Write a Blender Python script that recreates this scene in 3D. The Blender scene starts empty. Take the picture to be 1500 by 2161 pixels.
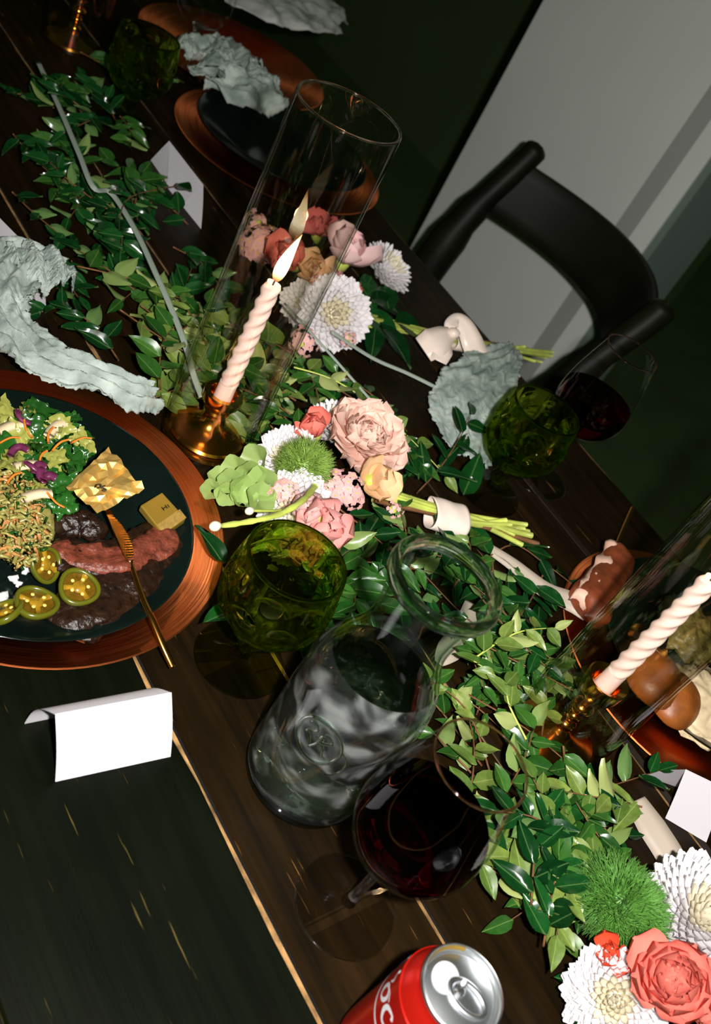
import bpy, math, random
from mathutils import Vector, Matrix, Euler, noise
import bmesh
S = bpy.context.scene
COL = S.collection
rnd = random.Random(7)
PI = math.pi

# ---------------------------------------------------------------- camera
T = 0.75                       # height of the table top
CAMZ = T + 0.65                # lens 65 cm above the table
R_RIGHT = Vector((.75643764, -.50696645, .41326398))
R_DOWN = Vector((-.12602479, -.73296961, -.66848583))
R_FWD = Vector((.64180982, .45358634, -.61833614))
cam_d = bpy.data.cameras.new('camera')
cam = bpy.data.objects.new('camera', cam_d)
COL.objects.link(cam)
mw = Matrix.Identity(4)
for i in range(3):
    mw[i][0] = R_RIGHT[i]; mw[i][1] = -R_DOWN[i]; mw[i][2] = -R_FWD[i]
mw[2][3] = CAMZ
cam.matrix_world = mw
cam_d.sensor_fit = 'VERTICAL'
cam_d.sensor_height = 36.0
cam_d.sensor_width = 25.0
cam_d.lens = 35.0
cam_d.clip_start = 0.02
cam_d.dof.use_dof = True
cam_d.dof.focus_distance = 0.88
cam_d.dof.aperture_fstop = 8.0
S.camera = cam

# ---------------------------------------------------------------- world, flash, exposure
w = bpy.data.worlds.new('dark_room')
S.world = w
w.use_nodes = True
bg = w.node_tree.nodes['Background']
bg.inputs[0].default_value = (.011, .019, .0065, 1)
bg.inputs[1].default_value = 1.0
fl_d = bpy.data.lights.new('camera_flash', 'AREA')
fl_d.shape = 'RECTANGLE'; fl_d.size = .028; fl_d.size_y = .018
fl_d.energy = 17.0
fl_d.color = (1.0, .965, .93)
fl_d.cycles.is_caustics_light = True
fl = bpy.data.objects.new('camera_flash', fl_d)
COL.objects.link(fl)
fm = mw.copy()
fo = R_RIGHT * .075 - R_DOWN * .012
for i in range(3): fm[i][3] = mw[i][3] + fo[i]
fl.matrix_world = fm
S.view_settings.view_transform = 'Standard'
S.view_settings.look = 'None'
S.view_settings.exposure = 0.0
S.view_settings.gamma = 1.0
S.view_settings.use_curve_mapping = False
S.cycles.max_bounces = 14
S.cycles.transmission_bounces = 12
S.cycles.transparent_max_bounces = 24
S.cycles.diffuse_bounces = 3
S.cycles.glossy_bounces = 6
S.cycles.use_denoising = True
S.cycles.sample_clamp_indirect = 6.0

# ---------------------------------------------------------------- helpers
def P(px, py, z=0.0):
    """the point of the photograph's pixel at height z above the table top"""
    d = R_RIGHT * (px - 750) + R_DOWN * (py - 1080.5) + R_FWD * 2101.0
    s = (T + z - CAMZ) / d.z
    return Vector((0, 0, CAMZ)) + d * s
CAMP = Vector((0, 0, CAMZ))
def lin(c):
    c = c / 255.0
    return c / 12.92 if c <= .04045 else ((c + .055) / 1.055) ** 2.4
def rgb(r, g, b, k=1.0): return (lin(r) * k, lin(g) * k, lin(b) * k, 1)

class MB:
    def __init__(s): s.v = []; s.f = []; s.m = []
    def add(s, vs, fs, mi=0):
        o = len(s.v); s.v += [tuple(v) for v in vs]
        s.f += [tuple(i + o for i in f) for f in fs]; s.m += [mi] * len(fs)
    def grid(s, fn, nu, nv, cu=False, cv=False, mi=0):
        vs = []
        ku = nu if cu else nu + 1; kv = nv if cv else nv + 1
        for i in range(ku):
            for j in range(kv): vs.append(fn(i / nu, j / nv))
        fs = []
        for i in range(nu):
            for j in range(nv):
                a = i * kv + j; b = ((i + 1) % ku) * kv + j
                c = ((i + 1) % ku) * kv + (j + 1) % kv; d = i * kv + (j + 1) % kv
                fs.append((a, b, c, d))
        s.add(vs, fs, mi)
    def lathe(s, prof, n=48, mod=None, mi=0, c=(0, 0, 0)):
        """prof: list of (r, z); outward normals when z rises"""
        k = len(prof)
        def fn(u, v):
            r, z = prof[min(k - 1, round(v * (k - 1)))]
            a = u * 2 * PI
            if mod: r, z = mod(r, z, a)
            return (c[0] + r * math.cos(a), c[1] + r * math.sin(a), c[2] + z)
        s.grid(fn, n, k - 1, cu=True, mi=mi)
    def tube(s, pts, rad, n=8, mi=0, caps=True, flat=1.0):
        pts = [Vector(p) for p in pts]; k = len(pts)
        if not hasattr(rad, '__len__'): rad = [rad] * k
        up = None; rings = []
        for i in range(k):
            t = (pts[min(i + 1, k - 1)] - pts[max(i - 1, 0)])
            if t.length < 1e-9: t = Vector((0, 0, 1))
            t.normalize()
            if up is None:
                up = Vector((0, 0, 1)) if abs(t.z) < .9 else Vector((1, 0, 0))
            a = t.cross(up)
            if a.length < 1e-6: a = t.cross(Vector((1, .3, 0)))
            a.normalize(); b = a.cross(t).normalized(); up = b
            rings.append([pts[i] + (a * math.cos(q) + b * math.sin(q) * flat) * rad[i]
                          for q in [2 * PI * j / n for j in range(n)]])
        vs = [p for r in rings for p in r]; fs = []
        for i in range(k - 1):
            for j in range(n):
                fs.append((i * n + j, (i + 1) * n + j, (i + 1) * n + (j + 1) % n, i * n + (j + 1) % n)[::-1])
        if caps:
            fs.append(tuple(range(n))); fs.append(tuple(range((k - 1) * n, k * n))[::-1])
        s.add(vs, fs, mi)
    def box(s, c, d, rz=0.0, mi=0):
        x, y, z = (q / 2 for q in d)
        vs = []
        for a, b, e in ((-x, -y, -z), (x, -y, -z), (x, y, -z), (-x, y, -z), (-x, -y, z), (x, -y, z), (x, y, z), (-x, y, z)):
            vs.append((c[0] + a * math.cos(rz) - b * math.sin(rz), c[1] + a * math.sin(rz) + b * math.cos(rz), c[2] + e))
        s.add(vs, [(0, 3, 2, 1), (4, 5, 6, 7), (0, 1, 5, 4), (1, 2, 6, 5), (2, 3, 7, 6), (3, 0, 4, 7)], mi)
    def mesh(s, name, mats, smooth=True, sharp=None):
        me = bpy.data.meshes.new(name)
        me.from_pydata(s.v, [], s.f)
        if not isinstance(mats, (list, tuple)): mats = [mats]
        for m in mats: me.materials.append(m)
        if len(mats) > 1: me.polygons.foreach_set('material_index', s.m)
        me.polygons.foreach_set('use_smooth', [smooth] * len(s.f))
        me.update()
        if sharp: me.set_sharp_from_angle(angle=math.radians(sharp))
        return me

def obj(name, me, parent=None, loc=(0, 0, 0), rot=None, scale=None, world=False, kind=None, label=None):
    o = bpy.data.objects.new(name, me)
    COL.objects.link(o)
    if parent is not None:
        o.parent = parent
        if world: loc = Vector(loc) - parent.location
    o.location = loc
    if rot is not None: o.rotation_euler = rot
    if scale is not None: o.scale = scale if hasattr(scale, '__len__') else (scale,) * 3
    if kind: o['kind'] = kind
    if label: o['label'] = label
    return o
def tag(o, label, cat, group=None, kind=None):
    o['label'] = label; o['category'] = cat
    if group: o['group'] = group
    if kind: o['kind'] = kind
    return o
def thing(name, label, cat, loc, rz=0.0, group=None):
    o = bpy.data.objects.new(name, None)
    o.empty_display_size = .02
    COL.objects.link(o)
    o.location = loc; o.rotation_euler = (0, 0, rz)
    return tag(o, label, cat, group)
def struct(name, me, loc=(0, 0, 0), parent=None):
    o = obj(name, me, parent, loc)
    if parent is None: o['kind'] = 'structure'
    return o
def frame(pos, nrm, spin=0.0):
    """euler that turns local z to nrm, spun about it"""
    n = Vector(nrm).normalized()
    q = Vector((0, 0, 1)).rotation_difference(n)
    return (q.to_matrix() @ Matrix.Rotation(spin, 3, 'Z')).to_euler()
def basis(ydir, zdir):
    """euler: local y along ydir, local z near zdir"""
    y = Vector(ydir).normalized(); z = Vector(zdir)
    x = y.cross(z)
    if x.length < 1e-5: x = y.cross(Vector((1, .2, .3)))
    x.normalize(); z = x.cross(y)
    m = Matrix((x, y, z)).transposed()
    return m.to_euler()
def smooth_path(pts, n=6):
    """Catmull-Rom through pts"""
    pts = [Vector(p) for p in pts]; out = []
    for i in range(len(pts) - 1):
        p0 = pts[max(i - 1, 0)]; p1 = pts[i]; p2 = pts[i + 1]; p3 = pts[min(i + 2, len(pts) - 1)]
        for j in range(n):
            t = j / n
            out.append(.5 * ((2 * p1) + (p2 - p0) * t + (2 * p0 - 5 * p1 + 4 * p2 - p3) * t * t + (3 * p1 - p0 - 3 * p2 + p3) * t ** 3))
    out.append(pts[-1]); return out
def lerp_list(vals, t):
    x = t * (len(vals) - 1); i = min(int(x), len(vals) - 2); f = x - i
    return vals[i] * (1 - f) + vals[i + 1] * f
def fine_prof(pts, n=5):
    return [(max(p.x, 0.0), p.y) for p in smooth_path([Vector((a, b, 0)) for a, b in pts], n)]

# ---------------------------------------------------------------- materials
def new_mat(name):
    m = bpy.data.materials.new(name); m.use_nodes = True
    return m, m.node_tree, m.node_tree.nodes['Principled BSDF']
def N(nt, t, **kw):
    n = nt.nodes.new(t)
    for k, v in kw.items(): setattr(n, k, v)
    return n
def setin(n, **kw):
    for k, v in kw.items(): n.inputs[k.replace('_', ' ')].default_value = v
def ramp(nt, fac, stops):
    r = N(nt, 'ShaderNodeValToRGB')
    el = r.color_ramp.elements
    while len(el) > 1: el.remove(el[-1])
    el[0].position = stops[0][0]; el[0].color = stops[0][1]
    for p, c in stops[1:]:
        e = el.new(p); e.color = c
    nt.links.new(fac, r.inputs[0]); return r.outputs[0]
def plain(name, col, rough=.5, metal=0.0, noise_amt=0.0, nscale=30.0, bump=0.0, bscale=60.0, spec=.5, sss=0.0, sheen=0.0, trans=0.0, coat=0.0, vary=0.0):
    m, nt, b = new_mat(name)
    b.inputs['Base Color'].default_value = col
    b.inputs['Roughness'].default_value = rough
    b.inputs['Metallic'].default_value = metal
    b.inputs['Specular IOR Level'].default_value = spec
    b.inputs['Coat Weight'].default_value = coat
    if sss:
        b.inputs['Subsurface Weight'].default_value = sss
        b.inputs['Subsurface Radius'].default_value = (.006, .003, .002)
        b.inputs['Subsurface Scale'].default_value = 1.0
    tc = N(nt, 'ShaderNodeTexCoord')
    last = None
    if noise_amt:
        nz = N(nt, 'ShaderNodeTexNoise'); setin(nz, Scale=nscale, Detail=5.0)
        nt.links.new(tc.outputs['Object'], nz.inputs['Vector'])
        dark = tuple(c * (1 - noise_amt) for c in col[:3]) + (1,)
        lite = tuple(min(1, c * (1 + noise_amt)) for c in col[:3]) + (1,)
        last = ramp(nt, nz.outputs[0], [(.3, dark), (.7, lite)])
    if vary:
        oi = N(nt, 'ShaderNodeObjectInfo')
        mp = N(nt, 'ShaderNodeMapRange'); setin(mp, From_Min=0., From_Max=1., To_Min=1 - vary, To_Max=1 + vary)
        nt.links.new(oi.outputs['Random'], mp.inputs[0])
        hs = N(nt, 'ShaderNodeHueSaturation'); hs.inputs['Color'].default_value = col
        nt.links.new(mp.outputs[0], hs.inputs['Value'])
        if last is not None: nt.links.new(last, hs.inputs['Color'])
        last = hs.outputs[0]
    if last is not None: nt.links.new(last, b.inputs['Base Color'])
    if bump:
        nz = N(nt, 'ShaderNodeTexNoise'); setin(nz, Scale=bscale, Detail=6.0)
        nt.links.new(tc.outputs['Object'], nz.inputs['Vector'])
        bp = N(nt, 'ShaderNodeBump'); setin(bp, Strength=bump, Distance=.002)
        nt.links.new(nz.outputs[0], bp.inputs['Height']); nt.links.new(bp.outputs[0], b.inputs['Normal'])
    return m
def add_translucent(m, col, fac):
    nt = m.node_tree; out = nt.nodes['Material Output']; b = nt.nodes['Principled BSDF']
    tr = N(nt, 'ShaderNodeBsdfTranslucent'); tr.inputs[0].default_value = col
    mx = N(nt, 'ShaderNodeMixShader'); mx.inputs[0].default_value = fac
    nt.links.new(b.outputs[0], mx.inputs[1]); nt.links.new(tr.outputs[0], mx.inputs[2]); nt.links.new(mx.outputs[0], out.inputs[0])
    return m
def thin_glass(name, tint, ior=1.45, edge=None, power=1.0, rough=0.0):
    """blown glass wall: clear through, mirror-like by Fresnel; tint deepens towards grazing view through more glass"""
    m = bpy.data.materials.new(name); m.use_nodes = True
    nt = m.node_tree; nt.nodes.clear()
    out = N(nt, 'ShaderNodeOutputMaterial')
    tp = N(nt, 'ShaderNodeBsdfTransparent'); gl = N(nt, 'ShaderNodeBsdfGlossy')
    gl.inputs['Roughness'].default_value = rough
    tp.inputs[0].default_value = tint
    if edge:
        lw = N(nt, 'ShaderNodeLayerWeight'); lw.inputs[0].default_value = .35
        pw = N(nt, 'ShaderNodeMath', operation='POWER'); pw.inputs[1].default_value = power
        nt.links.new(lw.outputs['Facing'], pw.inputs[0])
        mc = N(nt, 'ShaderNodeMix', data_type='RGBA')
        mc.inputs[6].default_value = tint; mc.inputs[7].default_value = edge
        nt.links.new(pw.outputs[0], mc.inputs[0]); nt.links.new(mc.outputs[2], tp.inputs[0])
    f0 = ((ior - 1) / (ior + 1)) ** 2          # Schlick reflectance, alike from both sides of a thin wall
    l2 = N(nt, 'ShaderNodeLayerWeight'); l2.inputs[0].default_value = .5
    p5 = N(nt, 'ShaderNodeMath', operation='POWER'); p5.inputs[1].default_value = 5.0; nt.links.new(l2.outputs['Facing'], p5.inputs[0])
    fr = N(nt, 'ShaderNodeMath', operation='MULTIPLY_ADD'); fr.inputs[1].default_value = 1 - f0; fr.inputs[2].default_value = f0
    nt.links.new(p5.outputs[0], fr.inputs[0])
    mx = N(nt, 'ShaderNodeMixShader')
    nt.links.new(fr.outputs[0], mx.inputs[0]); nt.links.new(tp.outputs[0], mx.inputs[1]); nt.links.new(gl.outputs[0], mx.inputs[2])
    nt.links.new(mx.outputs[0], out.inputs[0])
    return m
def solid_glass(name, col, ior=1.45, rough=0.0, clear=0.0, clear_col=(1, 1, 1, 1)):
    m = bpy.data.materials.new(name); m.use_nodes = True
    nt = m.node_tree; nt.nodes.clear()
    out = N(nt, 'ShaderNodeOutputMaterial')
    g = N(nt, 'ShaderNodeBsdfGlass'); g.inputs['Color'].default_value = col
    g.inputs['Roughness'].default_value = rough; g.inputs['IOR'].default_value = ior
    if clear:
        tp = N(nt, 'ShaderNodeBsdfTransparent'); tp.inputs[0].default_value = clear_col
        mx = N(nt, 'ShaderNodeMixShader'); mx.inputs[0].default_value = clear
        nt.links.new(g.outputs[0], mx.inputs[1]); nt.links.new(tp.outputs[0], mx.inputs[2]); nt.links.new(mx.outputs[0], out.inputs[0])
    else: nt.links.new(g.outputs[0], out.inputs[0])
    return m
def wood_mat(name, c_dark, c_mid, c_scr, scr=.72, rough=.42):
    m, nt, b = new_mat(name)
    tc = N(nt, 'ShaderNodeTexCoord')
    oi = N(nt, 'ShaderNodeObjectInfo')
    ad = N(nt, 'ShaderNodeVectorMath', operation='ADD'); nt.links.new(tc.outputs['Object'], ad.inputs[0])
    mu = N(nt, 'ShaderNodeMath', operation='MULTIPLY'); mu.inputs[1].default_value = 7.0
    nt.links.new(oi.outputs['Random'], mu.inputs[0]); nt.links.new(mu.outputs[0], ad.inputs[1])
    def nz(sx, sy, detail, rough_=.6):
        mp = N(nt, 'ShaderNodeMapping'); mp.inputs['Scale'].default_value = (sx, sy, 4)
        n = N(nt, 'ShaderNodeTexNoise'); setin(n, Scale=1.0, Detail=detail, Roughness=rough_)
        nt.links.new(ad.outputs[0], mp.inputs[0]); nt.links.new(mp.outputs[0], n.inputs['Vector']); return n.outputs[0]
    g = nz(90, 5, 6); big = nz(9, 5, 3); fl = nz(260, 16, 3, .5)
    base = ramp(nt, g, [(.3, c_dark), (.72, c_mid)])
    bigr = ramp(nt, big, [(.35, (.55, .6, .55, 1)), (.7, (1.25, 1.15, 1.0, 1))])
    mx = N(nt, 'ShaderNodeMix', data_type='RGBA', blend_type='MULTIPLY'); mx.inputs[0].default_value = 1
    nt.links.new(base, mx.inputs[6]); nt.links.new(bigr, mx.inputs[7])
    sc = ramp(nt, fl, [(scr, (0, 0, 0, 1)), (scr + .06, (1, 1, 1, 1))])
    mx2 = N(nt, 'ShaderNodeMix', data_type='RGBA')
    nt.links.new(sc, mx2.inputs[0]); nt.links.new(mx.outputs[2], mx2.inputs[6]); mx2.inputs[7].default_value = c_scr
    nt.links.new(mx2.outputs[2], b.inputs['Base Color'])
    b.inputs['Roughness'].default_value = rough
    b.inputs['Specular IOR Level'].default_value = .12
    bp = N(nt, 'ShaderNodeBump'); setin(bp, Strength=.3, Distance=.0015)
    nt.links.new(g, bp.inputs['Height']); nt.links.new(bp.outputs[0], b.inputs['Normal'])
    return m
def leaf_mat(name, top_a, top_b, under, rough=.35, glow=.12):
    m, nt, b = new_mat(name)
    oi = N(nt, 'ShaderNodeObjectInfo'); tc = N(nt, 'ShaderNodeTexCoord'); ge = N(nt, 'ShaderNodeNewGeometry')
    top = ramp(nt, oi.outputs['Random'], [(0, top_a), (1, top_b)])
    nz = N(nt, 'ShaderNodeTexNoise'); setin(nz, Scale=5.0, Detail=4.0); nt.links.new(tc.outputs['Object'], nz.inputs['Vector'])
    vr = ramp(nt, nz.outputs[0], [(.3, (.75, .75, .75, 1)), (.75, (1.2, 1.2, 1.1, 1))])
    mu = N(nt, 'ShaderNodeMix', data_type='RGBA', blend_type='MULTIPLY'); mu.inputs[0].default_value = 1
    nt.links.new(top, mu.inputs[6]); nt.links.new(vr, mu.inputs[7])
    # pale midrib
    sp = N(nt, 'ShaderNodeSeparateXYZ'); nt.links.new(tc.outputs['Object'], sp.inputs[0])
    ab = N(nt, 'ShaderNodeMath', operation='ABSOLUTE'); nt.links.new(sp.outputs[0], ab.inputs[0])
    lt = N(nt, 'ShaderNodeMath', operation='LESS_THAN'); lt.inputs[1].default_value = .012; nt.links.new(ab.outputs[0], lt.inputs[0])
    m5 = N(nt, 'ShaderNodeMath', operation='MULTIPLY'); m5.inputs[1].default_value = .45; nt.links.new(lt.outputs[0], m5.inputs[0])
    rb = N(nt, 'ShaderNodeMix', data_type='RGBA'); rb.inputs[7].default_value = under
    nt.links.new(m5.outputs[0], rb.inputs[0]); nt.links.new(mu.outputs[2], rb.inputs[6])
    un = N(nt, 'ShaderNodeMix', data_type='RGBA'); un.inputs[7].default_value = under
    nt.links.new(ge.outputs['Backfacing'], un.inputs[0]); nt.links.new(rb.outputs[2], un.inputs[6])
    nt.links.new(un.outputs[2], b.inputs['Base Color'])
    b.inputs['Roughness'].default_value = rough
    b.inputs['Specular IOR Level'].default_value = .5
    return add_translucent(m, top_b, glow)

M = {}
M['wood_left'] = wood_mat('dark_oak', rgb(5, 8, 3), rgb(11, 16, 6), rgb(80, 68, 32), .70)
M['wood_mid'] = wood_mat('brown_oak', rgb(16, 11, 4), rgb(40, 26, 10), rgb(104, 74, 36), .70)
M['worn'] = plain('worn_bare_wood', rgb(176, 134, 82), .8, noise_amt=.6, nscale=70)
M['gap'] = plain('dark_end_grain', rgb(12, 10, 6), .9)
M['paint_white'] = plain('white_wall_paint', rgb(222, 226, 219), .75, noise_amt=.04, nscale=3)
M['floor'] = plain('dark_green_floor', (.062, .112, .030, 1), .85, noise_amt=.15, nscale=5)
M['dark_wall'] = plain('dark_green_wall_paint', (.066, .116, .032, 1), .9, noise_amt=.1, nscale=2)
M['chair'] = plain('dark_stained_chair_wood', rgb(20, 21, 10), .5, noise_amt=.35, nscale=12, spec=.2)
M['card'] = plain('white_card_stock', rgb(216, 212, 217), .85)
M['brass'] = plain('polished_brass', rgb(226, 158, 62), .16, 1.0, noise_amt=.12, nscale=9)
M['gold'] = plain('gold_plated_steel', rgb(220, 150, 70), .2, 1.0, noise_amt=.1, nscale=20)
M['foil'] = plain('gold_foil', rgb(240, 198, 110), .42, .75)
M['foil2'] = plain('olive_gold_foil', rgb(196, 164, 66), .4, .75)
M['blackplate'] = plain('black_glazed_stoneware', rgb(10, 20, 17), .15, noise_amt=.3, nscale=14)
M['wax'] = plain('pink_white_wax', rgb(250, 219, 212), .35, sss=.25)
M['wick'] = plain('burnt_wick', rgb(30, 22, 18), .9)
M['stem_brown'] = plain('brown_twig', rgb(112, 74, 40), .7, noise_amt=.3, nscale=60)
M['stem_green'] = plain('green_stem', rgb(176, 188, 86), .45, noise_amt=.3, nscale=40, vary=.25)
M['leaf_light'] = leaf_mat('pale_leaf', rgb(72, 104, 40), rgb(126, 146, 68), rgb(160, 172, 104), .38)
M['leaf_mid'] = leaf_mat('green_leaf', rgb(26, 70, 22), rgb(58, 106, 38), rgb(122, 146, 80), .3)
M['leaf_dark'] = leaf_mat('glossy_dark_leaf', rgb(8, 46, 18), rgb(22, 76, 30), rgb(96, 130, 72), .2)
def petal_mat(name, col, vary=.05, tip=None, glow=.22):
    m = plain(name, col, .6, noise_amt=.05, nscale=4, spec=.25, vary=vary)
    return add_translucent(m, col, glow)
M['white_petal'] = petal_mat('white_petal', rgb(243, 239, 240))
M['cream_petal'] = petal_mat('cream_petal', rgb(246, 238, 214))
M['peach'] = petal_mat('peach_petal', rgb(255, 213, 196), .05)
M['apricot'] = petal_mat('apricot_petal', rgb(255, 212, 164), .05)
M['coral'] = petal_mat('coral_petal', rgb(248, 138, 122), .08)
M['red_coral'] = petal_mat('red_coral_petal', rgb(232, 84, 54), .08)
M['pink'] = petal_mat('pink_petal', rgb(252, 182, 178), .06)
M['pale_pink'] = petal_mat('pale_pink_petal', rgb(253, 214, 212), .05)
M['dusty'] = petal_mat('dusty_rose_petal', rgb(228, 122, 118), .08)
M['mauve'] = petal_mat('mauve_floret', rgb(244, 190, 188), .12)
M['yellow'] = plain('yellow_stamen', rgb(240, 196, 70), .6)
M['moss'] = plain('green_trick_bristles', rgb(128, 160, 66), .55, vary=.1)
M['moss_deep'] = plain('deep_green_bristles', rgb(84, 136, 52), .55, vary=.1)
M['satin'] = plain('ivory_satin', rgb(240, 222, 208), .3, sheen=.4, bump=.15, bscale=25)
M['taupe_ribbon'] = plain('taupe_silk_ribbon', rgb(180, 166, 150), .5)
M['sage_cord'] = plain('sage_grey_cord', rgb(148, 160, 146), .7)
def painted_glare_mat():
    # patchy whitish glare painted on the carafe in place of refracted light
    m = bpy.data.materials.new('painted_glare_film'); m.use_nodes = True
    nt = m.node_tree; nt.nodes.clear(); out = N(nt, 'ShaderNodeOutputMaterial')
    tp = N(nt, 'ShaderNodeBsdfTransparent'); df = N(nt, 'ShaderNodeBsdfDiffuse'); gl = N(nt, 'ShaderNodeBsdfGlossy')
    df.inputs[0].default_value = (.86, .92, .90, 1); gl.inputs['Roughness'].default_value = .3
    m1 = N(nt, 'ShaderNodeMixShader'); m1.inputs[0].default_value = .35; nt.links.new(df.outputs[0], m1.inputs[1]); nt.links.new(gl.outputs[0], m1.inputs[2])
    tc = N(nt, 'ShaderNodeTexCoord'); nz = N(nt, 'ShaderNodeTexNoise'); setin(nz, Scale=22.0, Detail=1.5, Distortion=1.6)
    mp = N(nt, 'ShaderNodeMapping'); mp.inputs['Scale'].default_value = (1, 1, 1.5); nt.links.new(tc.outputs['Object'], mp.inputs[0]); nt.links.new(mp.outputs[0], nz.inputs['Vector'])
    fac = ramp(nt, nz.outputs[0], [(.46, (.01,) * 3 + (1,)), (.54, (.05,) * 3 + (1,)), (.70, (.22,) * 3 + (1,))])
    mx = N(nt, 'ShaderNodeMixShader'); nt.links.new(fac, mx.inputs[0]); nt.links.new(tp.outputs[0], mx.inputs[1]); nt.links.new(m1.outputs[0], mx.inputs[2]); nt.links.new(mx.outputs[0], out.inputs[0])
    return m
def wavy(m, scale, dist):
    # uneven pressed glass
    nt = m.node_tree; g = [n for n in nt.nodes if n.type == 'BSDF_GLASS'][0]
    tc = N(nt, 'ShaderNodeTexCoord'); mp = N(nt, 'ShaderNodeMapping'); mp.inputs['Scale'].default_value = (1, 1, .4)
    nz = N(nt, 'ShaderNodeTexNoise'); setin(nz, Scale=float(scale), Detail=2.0, Distortion=1.0)
    nt.links.new(tc.outputs['Object'], mp.inputs[0]); nt.links.new(mp.outputs[0], nz.inputs['Vector'])
    bp = N(nt, 'ShaderNodeBump'); setin(bp, Strength=1.0, Distance=dist); nt.links.new(nz.outputs[0], bp.inputs['Height']); nt.links.new(bp.outputs[0], g.inputs['Normal'])
def add_brightening_sheen(m, weight, rough):
    # weak rough sheen put over the clear surface to brighten the glass
    nt = m.node_tree; out = [n for n in nt.nodes if n.type == 'OUTPUT_MATERIAL'][0]
    src = out.inputs[0].links[0].from_socket
    g = N(nt, 'ShaderNodeBsdfGlossy'); g.inputs['Roughness'].default_value = rough
    tc = N(nt, 'ShaderNodeTexCoord'); mp = N(nt, 'ShaderNodeMapping'); mp.inputs['Scale'].default_value = (1, 1, .3); nz = N(nt, 'ShaderNodeTexNoise'); setin(nz, Scale=58.0, Detail=2.0, Distortion=1.5)
    nt.links.new(tc.outputs['Object'], mp.inputs[0]); nt.links.new(mp.outputs[0], nz.inputs['Vector'])
    bp = N(nt, 'ShaderNodeBump'); setin(bp, Strength=1.0, Distance=.006); nt.links.new(nz.outputs[0], bp.inputs['Height']); nt.links.new(bp.outputs[0], g.inputs['Normal'])
    mx = N(nt, 'ShaderNodeMixShader'); mx.inputs[0].default_value = weight
    nt.links.new(src, mx.inputs[1]); nt.links.new(g.outputs[0], mx.inputs[2]); nt.links.new(mx.outputs[0], out.inputs[0])
def copper_mat():
    m, nt, b = new_mat('brushed_copper')
    tc = N(nt, 'ShaderNodeTexCoord'); sp = N(nt, 'ShaderNodeSeparateXYZ'); nt.links.new(tc.outputs['Object'], sp.inputs[0])
    at = N(nt, 'ShaderNodeMath', operation='ARCTAN2'); nt.links.new(sp.outputs[1], at.inputs[0]); nt.links.new(sp.outputs[0], at.inputs[1])
    ln = N(nt, 'ShaderNodeVectorMath', operation='LENGTH'); nt.links.new(tc.outputs['Object'], ln.inputs[0])
    cb = N(nt, 'ShaderNodeCombineXYZ'); nt.links.new(at.outputs[0], cb.inputs[0])
    mu = N(nt, 'ShaderNodeMath', operation='MULTIPLY'); mu.inputs[1].default_value = 500; nt.links.new(ln.outputs['Value'], mu.inputs[0]); nt.links.new(mu.outputs[0], cb.inputs[1])
    nz = N(nt, 'ShaderNodeTexNoise'); setin(nz, Scale=1.6, Detail=4.0); nt.links.new(cb.outputs[0], nz.inputs['Vector'])
    nt.links.new(ramp(nt, nz.outputs[0], [(.3, rgb(206, 104, 52)), (.7, rgb(240, 142, 84))]), b.inputs['Base Color'])
    b.inputs['Metallic'].default_value = 1.0
    b.inputs['Anisotropic'].default_value = .8
    tg = N(nt, 'ShaderNodeTangent', direction_type='RADIAL', axis='Z'); nt.links.new(tg.outputs[0], b.inputs['Tangent'])
    b.inputs['Anisotropic Rotation'].default_value = .0
    nt.links.new(ramp(nt, nz.outputs[0], [(.3, (.34, .34, .34, 1)), (.7, (.48, .48, .48, 1))]), b.inputs['Roughness'])
    bp = N(nt, 'ShaderNodeBump'); setin(bp, Strength=.12, Distance=.0006)
    nt.links.new(nz.outputs[0], bp.inputs['Height']); nt.links.new(bp.outputs[0], b.inputs['Normal'])
    return m
M['copper'] = copper_mat()
def gauze_mat(name, ca, cb):
    m, nt, b = new_mat(name)
    tc = N(nt, 'ShaderNodeTexCoord')
    nz = N(nt, 'ShaderNodeTexNoise'); setin(nz, Scale=38.0, Detail=6.0); nt.links.new(tc.outputs['Object'], nz.inputs['Vector'])
    nt.links.new(ramp(nt, nz.outputs[0], [(.32, ca), (.68, cb)]), b.inputs['Base Color'])
    b.inputs['Roughness'].default_value = .9
    wv = N(nt, 'ShaderNodeTexNoise'); setin(wv, Scale=420.0, Detail=2.0); nt.links.new(tc.outputs['Object'], wv.inputs['Vector'])
    bp = N(nt, 'ShaderNodeBump'); setin(bp, Strength=.5, Distance=.001)
    nt.links.new(wv.outputs[0], bp.inputs['Height']); nt.links.new(bp.outputs[0], b.inputs['Normal'])
    return add_translucent(m, cb, .15)
M['gauze'] = gauze_mat('sage_grey_gauze', rgb(126, 144, 136), rgb(202, 213, 204))
M['linen'] = gauze_mat('pale_grey_linen', rgb(176, 180, 176), rgb(214, 218, 214))
M['hurricane'] = thin_glass('smoke_clear_glass', (.975, .965, .94, 1), 1.45, (.72, .70, .60, 1), 3.0)
M['wine_bowl'] = thin_glass('clear_crystal', (.995, .995, .99, 1), 1.38, (.88, .89, .87, 1), 4.0)
M['stem_glass'] = solid_glass('clear_stem_glass', (1, 1, 1, 1), 1.45, 0, .25)
M['wine'] = solid_glass('red_wine', (.24, .010, .007, 1), 1.34)
M['green_glass'] = solid_glass('olive_green_glass', (.66, .78, .20, 1), 1.48, 0, .34, (.70, .80, .24, 1))
M['green_rim'] = solid_glass('olive_green_rim', (.55, .66, .16, 1), 1.45, 0, .3, (.6, .7, .2, 1))
M['green_foot'] = thin_glass('olive_green_foot', (.80, .84, .46, 1), 1.5, (.5, .55, .2, 1), 2.0)
M['carafe_glass'] = thin_glass('aqua_clear_glass', (.97, .99, .98, 1), 1.5, (.55, .74, .64, 1), 2.2)
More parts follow.
